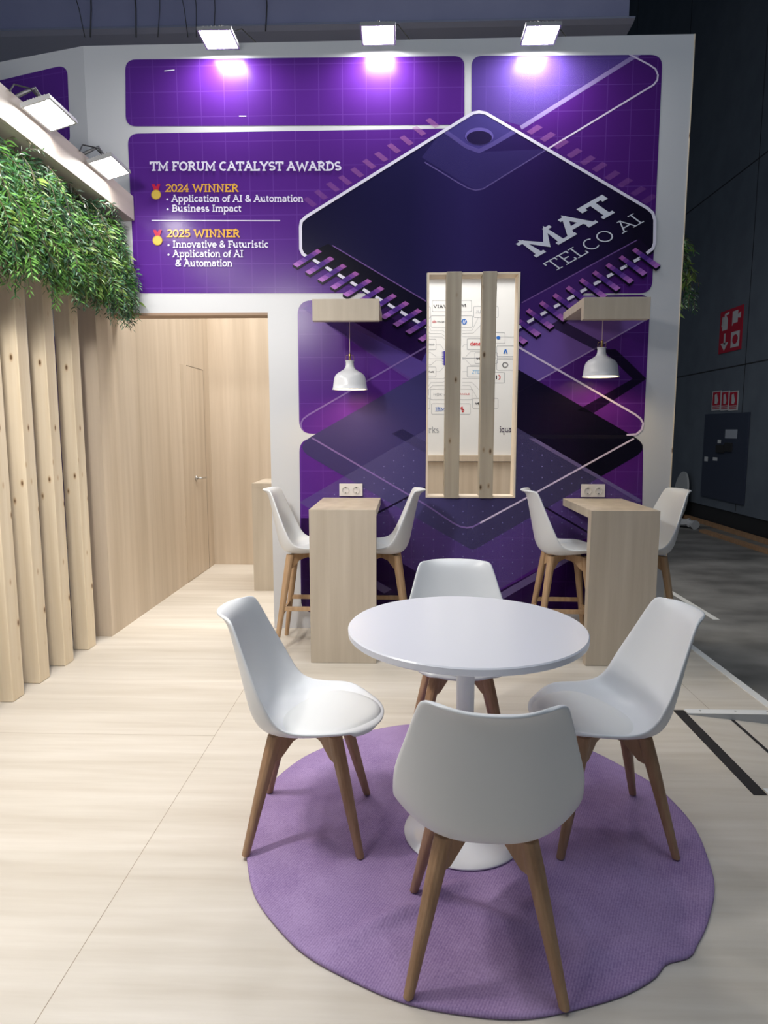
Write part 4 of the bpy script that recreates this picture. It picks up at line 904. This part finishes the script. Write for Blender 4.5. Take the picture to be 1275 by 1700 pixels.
# ------------------------------------------------------------------ hall details
tp = MB(); tp.box(2.42, 2.47, 5.08, 9.5, PLAT, PLAT+.002)
tag(tp.build('floor_tape', mat('white_tape', (.62, .62, .6), .6)), 'white tape line on the grey hall floor beside the stand', 'tape')
def on_hall(px, py, d=0): p = at(px, py, 0, HX); return Vector((HX-d, p.y, p.z))
def hall_quad(mb, pts, d, m): 
    vs = [on_hall(x, y, d) for x, y in pts]; mb.add(vs, [tuple(range(len(vs)))], m)
sg = thing('fire_sign', (0, 0, 0), 'red fire equipment sign with white symbols high on the dark hall wall', 'sign')
A = on_hall(1198, 519); Bq = on_hall(1231, 577); y0, y1 = Bq.y, A.y; z0, z1 = Bq.z-.02, A.z+.0
SR = mat('sign_red', lin(165, 20, 46), .5); SW = mat('sign_white', (.48, .48, .50), .5)
box(HX-.012, HX-.002, y0, y1, z0, z1).build('board', SR, sg)
m = MB(); fx = lambda u: y1+(y0-y1)*u; fz = lambda v: z1+(z0-z1)*v
def sp(poly, d=.013): m.add([(HX-d, fx(u), fz(v)) for u, v in poly], [tuple(range(len(poly)))], SW if d < .0135 else SR)
sp([(.12,.22),(.18,.14),(.30,.14),(.36,.22),(.36,.46),(.12,.46)]); sp([(.2,.14),(.2,.08),(.40,.05),(.42,.1),(.28,.12),(.28,.14)]); sp([(.10,.14),(.16,.12),(.12,.36),(.07,.36)])
sp([(.56,.08),(.80,.08),(.80,.36),(.62,.36),(.56,.42)]); sp([(.80,.18),(.92,.14),(.92,.28),(.80,.26)])
sp([(.22,.54),(.30,.54),(.30,.80),(.22,.80)]); sp([(.08,.76),(.44,.76),(.26,.95)])
sp([(.55,.56),(.92,.56),(.92,.92),(.55,.92)]); sp([(.735+.12*math.cos(a), .74+.11*math.sin(a)) for a in np.linspace(0, 2*PI, 17)[:-1]], .0138)
m.build('symbols', None, sg)
for k, (a, b) in enumerate(((1184, 1197), (1199, 1210), (1212, 1225))):
    sm = thing('safety_label', (0, 0, 0), ['leftmost', 'middle', 'rightmost'][k]+' of three small red and white safety labels above the dark cabinet', 'sign', 'safety labels on the hall wall')
    A = on_hall(a, 650); Bq = on_hall(b, 681); yy0, yy1, zz0, zz1 = Bq.y, A.y, Bq.z, A.z
    box(HX-.01, HX-.002, yy0, yy1, zz0, zz1).build('board', SW, sm)
    q = MB(); dy_ = yy1-yy0; dz_ = zz1-zz0; X = HX-.011
    q.add([(X, yy1-.08*dy_, zz1-.05*dz_), (X, yy0+.08*dy_, zz1-.05*dz_), (X, yy0+.08*dy_, zz0+.26*dz_), (X, yy1-.08*dy_, zz0+.26*dz_)], [(0, 1, 2, 3)], SR)
    X -= .001; cy_ = (yy0+yy1)/2
    q.add([(X, cy_+.2*dy_, zz1-.2*dz_), (X, cy_-.02*dy_, zz1-.12*dz_), (X, cy_-.22*dy_, zz0+.5*dz_), (X, cy_-.1*dy_, zz0+.32*dz_), (X, cy_+.16*dy_, zz0+.34*dz_)], [(0, 1, 2, 3, 4)], SW)
    for r in range(2): q.add([(X, yy1-.1*dy_, zz0+(.08+.09*r)*dz_), (X, yy0+.1*dy_, zz0+(.08+.09*r)*dz_), (X, yy0+.1*dy_, zz0+(.12+.09*r)*dz_), (X, yy1-.1*dy_, zz0+(.12+.09*r)*dz_)], [(0, 1, 2, 3)], SR)
    q.build('symbols', None, sm)
cbn = thing('hose_cabinet', (HX, 10.05, .33), 'dark blue steel cabinet set in the hall wall with pale stickers', 'cabinet')
A = on_hall(1174, 686); Bq = on_hall(1236, 842); cy0, cy1 = Bq.y-10.05, A.y-10.05; cz0, cz1 = .36-.33, 1.66-.33
box(-.03, -.004, cy0, cy1, cz0, cz1).build('door', mat('cabinet_blue', (.028, .036, .062), .5), cbn)
def stick(a, b, c, d, m_, th=.002, nm='sticker'):
    st = MB(); p, q = on_hall(a, b), on_hall(c, d); st.box(-.03-th, -.03, q.y-10.05, p.y-10.05, q.z-.33, p.z-.33, m_); st.build(nm, m_, cbn)
stick(1208, 713, 1227, 728, mat('sticker_grey', (.33, .36, .42), .5)); stick(1195, 730, 1200, 736, mat('sticker_white', (.5, .52, .55), .5)); stick(1173, 758, 1178, 766, mat('sticker_white', (.5, .52, .55), .5)); stick(1187, 759, 1194, 765, mat('sticker_white', (.5, .52, .55), .5)); stick(1212, 737, 1216, 745, mat('sticker_white', (.5, .52, .55), .5))
stick(1195, 738, 1206, 752, hall_black, .03, 'latch'); stick(1209, 735, 1219, 750, hall_black, .03, 'latch')
# leaning oval board
m = MB(); ov = [( .27*math.cos(a), .42+.42*math.sin(a)) for a in np.linspace(0, 2*PI, 40)[:-1]]
ov = [(y, max(z, .06)) for y, z in ov]
n = len(ov); m.add([(0, y, z) for y, z in ov]+[(-.03, y, z) for y, z in ov], [tuple(range(n)), tuple(range(n, 2*n))[::-1]]+[(i, i+n, (i+1) % n+n, (i+1) % n) for i in range(n)])
ob = m.build('oval_board', mat('board_white', (.40, .42, .43), .5), loc=(HX-.15, 11.25, PLAT-.058)); ob.rotation_euler = (0, .10, 0)
tag(ob, 'pale rounded board leaning on the hall wall behind the rightmost stool', 'board')
b = box(-.045, .045, -3.6, 3.6, 0, .05).build('timber_batten', wood_leg, loc=(HX-.06, 9.6, PLAT+.001)); tag(b, 'long timber batten along the base of the dark hall wall', 'batten')
b = box(-.05, .05, -1.6, 1.6, 0, .04).build('timber_batten', wood_leg, loc=(HX-.42, 8.0, PLAT+.001)); b.rotation_euler = (0, 0, .03); tag(b, 'shorter timber batten lying on the hall floor in front of the wall', 'batten')
m = MB(); 
pts = [(random.gauss(0, .03), -1.1+2.2*i/16, .06+random.uniform(0, .03)) for i in range(17)]
m.tube(pts, [random.uniform(.04, .085) for _ in pts], 9)
for k in range(7):
    y = -1.1+random.uniform(0, .6); m.tube([(random.gauss(-.05, .06), y, .05), (random.gauss(-.08, .06), y+.1, .09), (random.gauss(-.1, .06), y+.18, .05)], [.03, .06, .02], 7)
b = m.build('plastic_wrap', mat('clear_wrap', (.42, .43, .45), .3), smooth=False, loc=(HX-.52, 10.95, PLAT)); tag(b, 'crumpled roll of translucent plastic wrap on the hall floor by the wall', 'packaging')
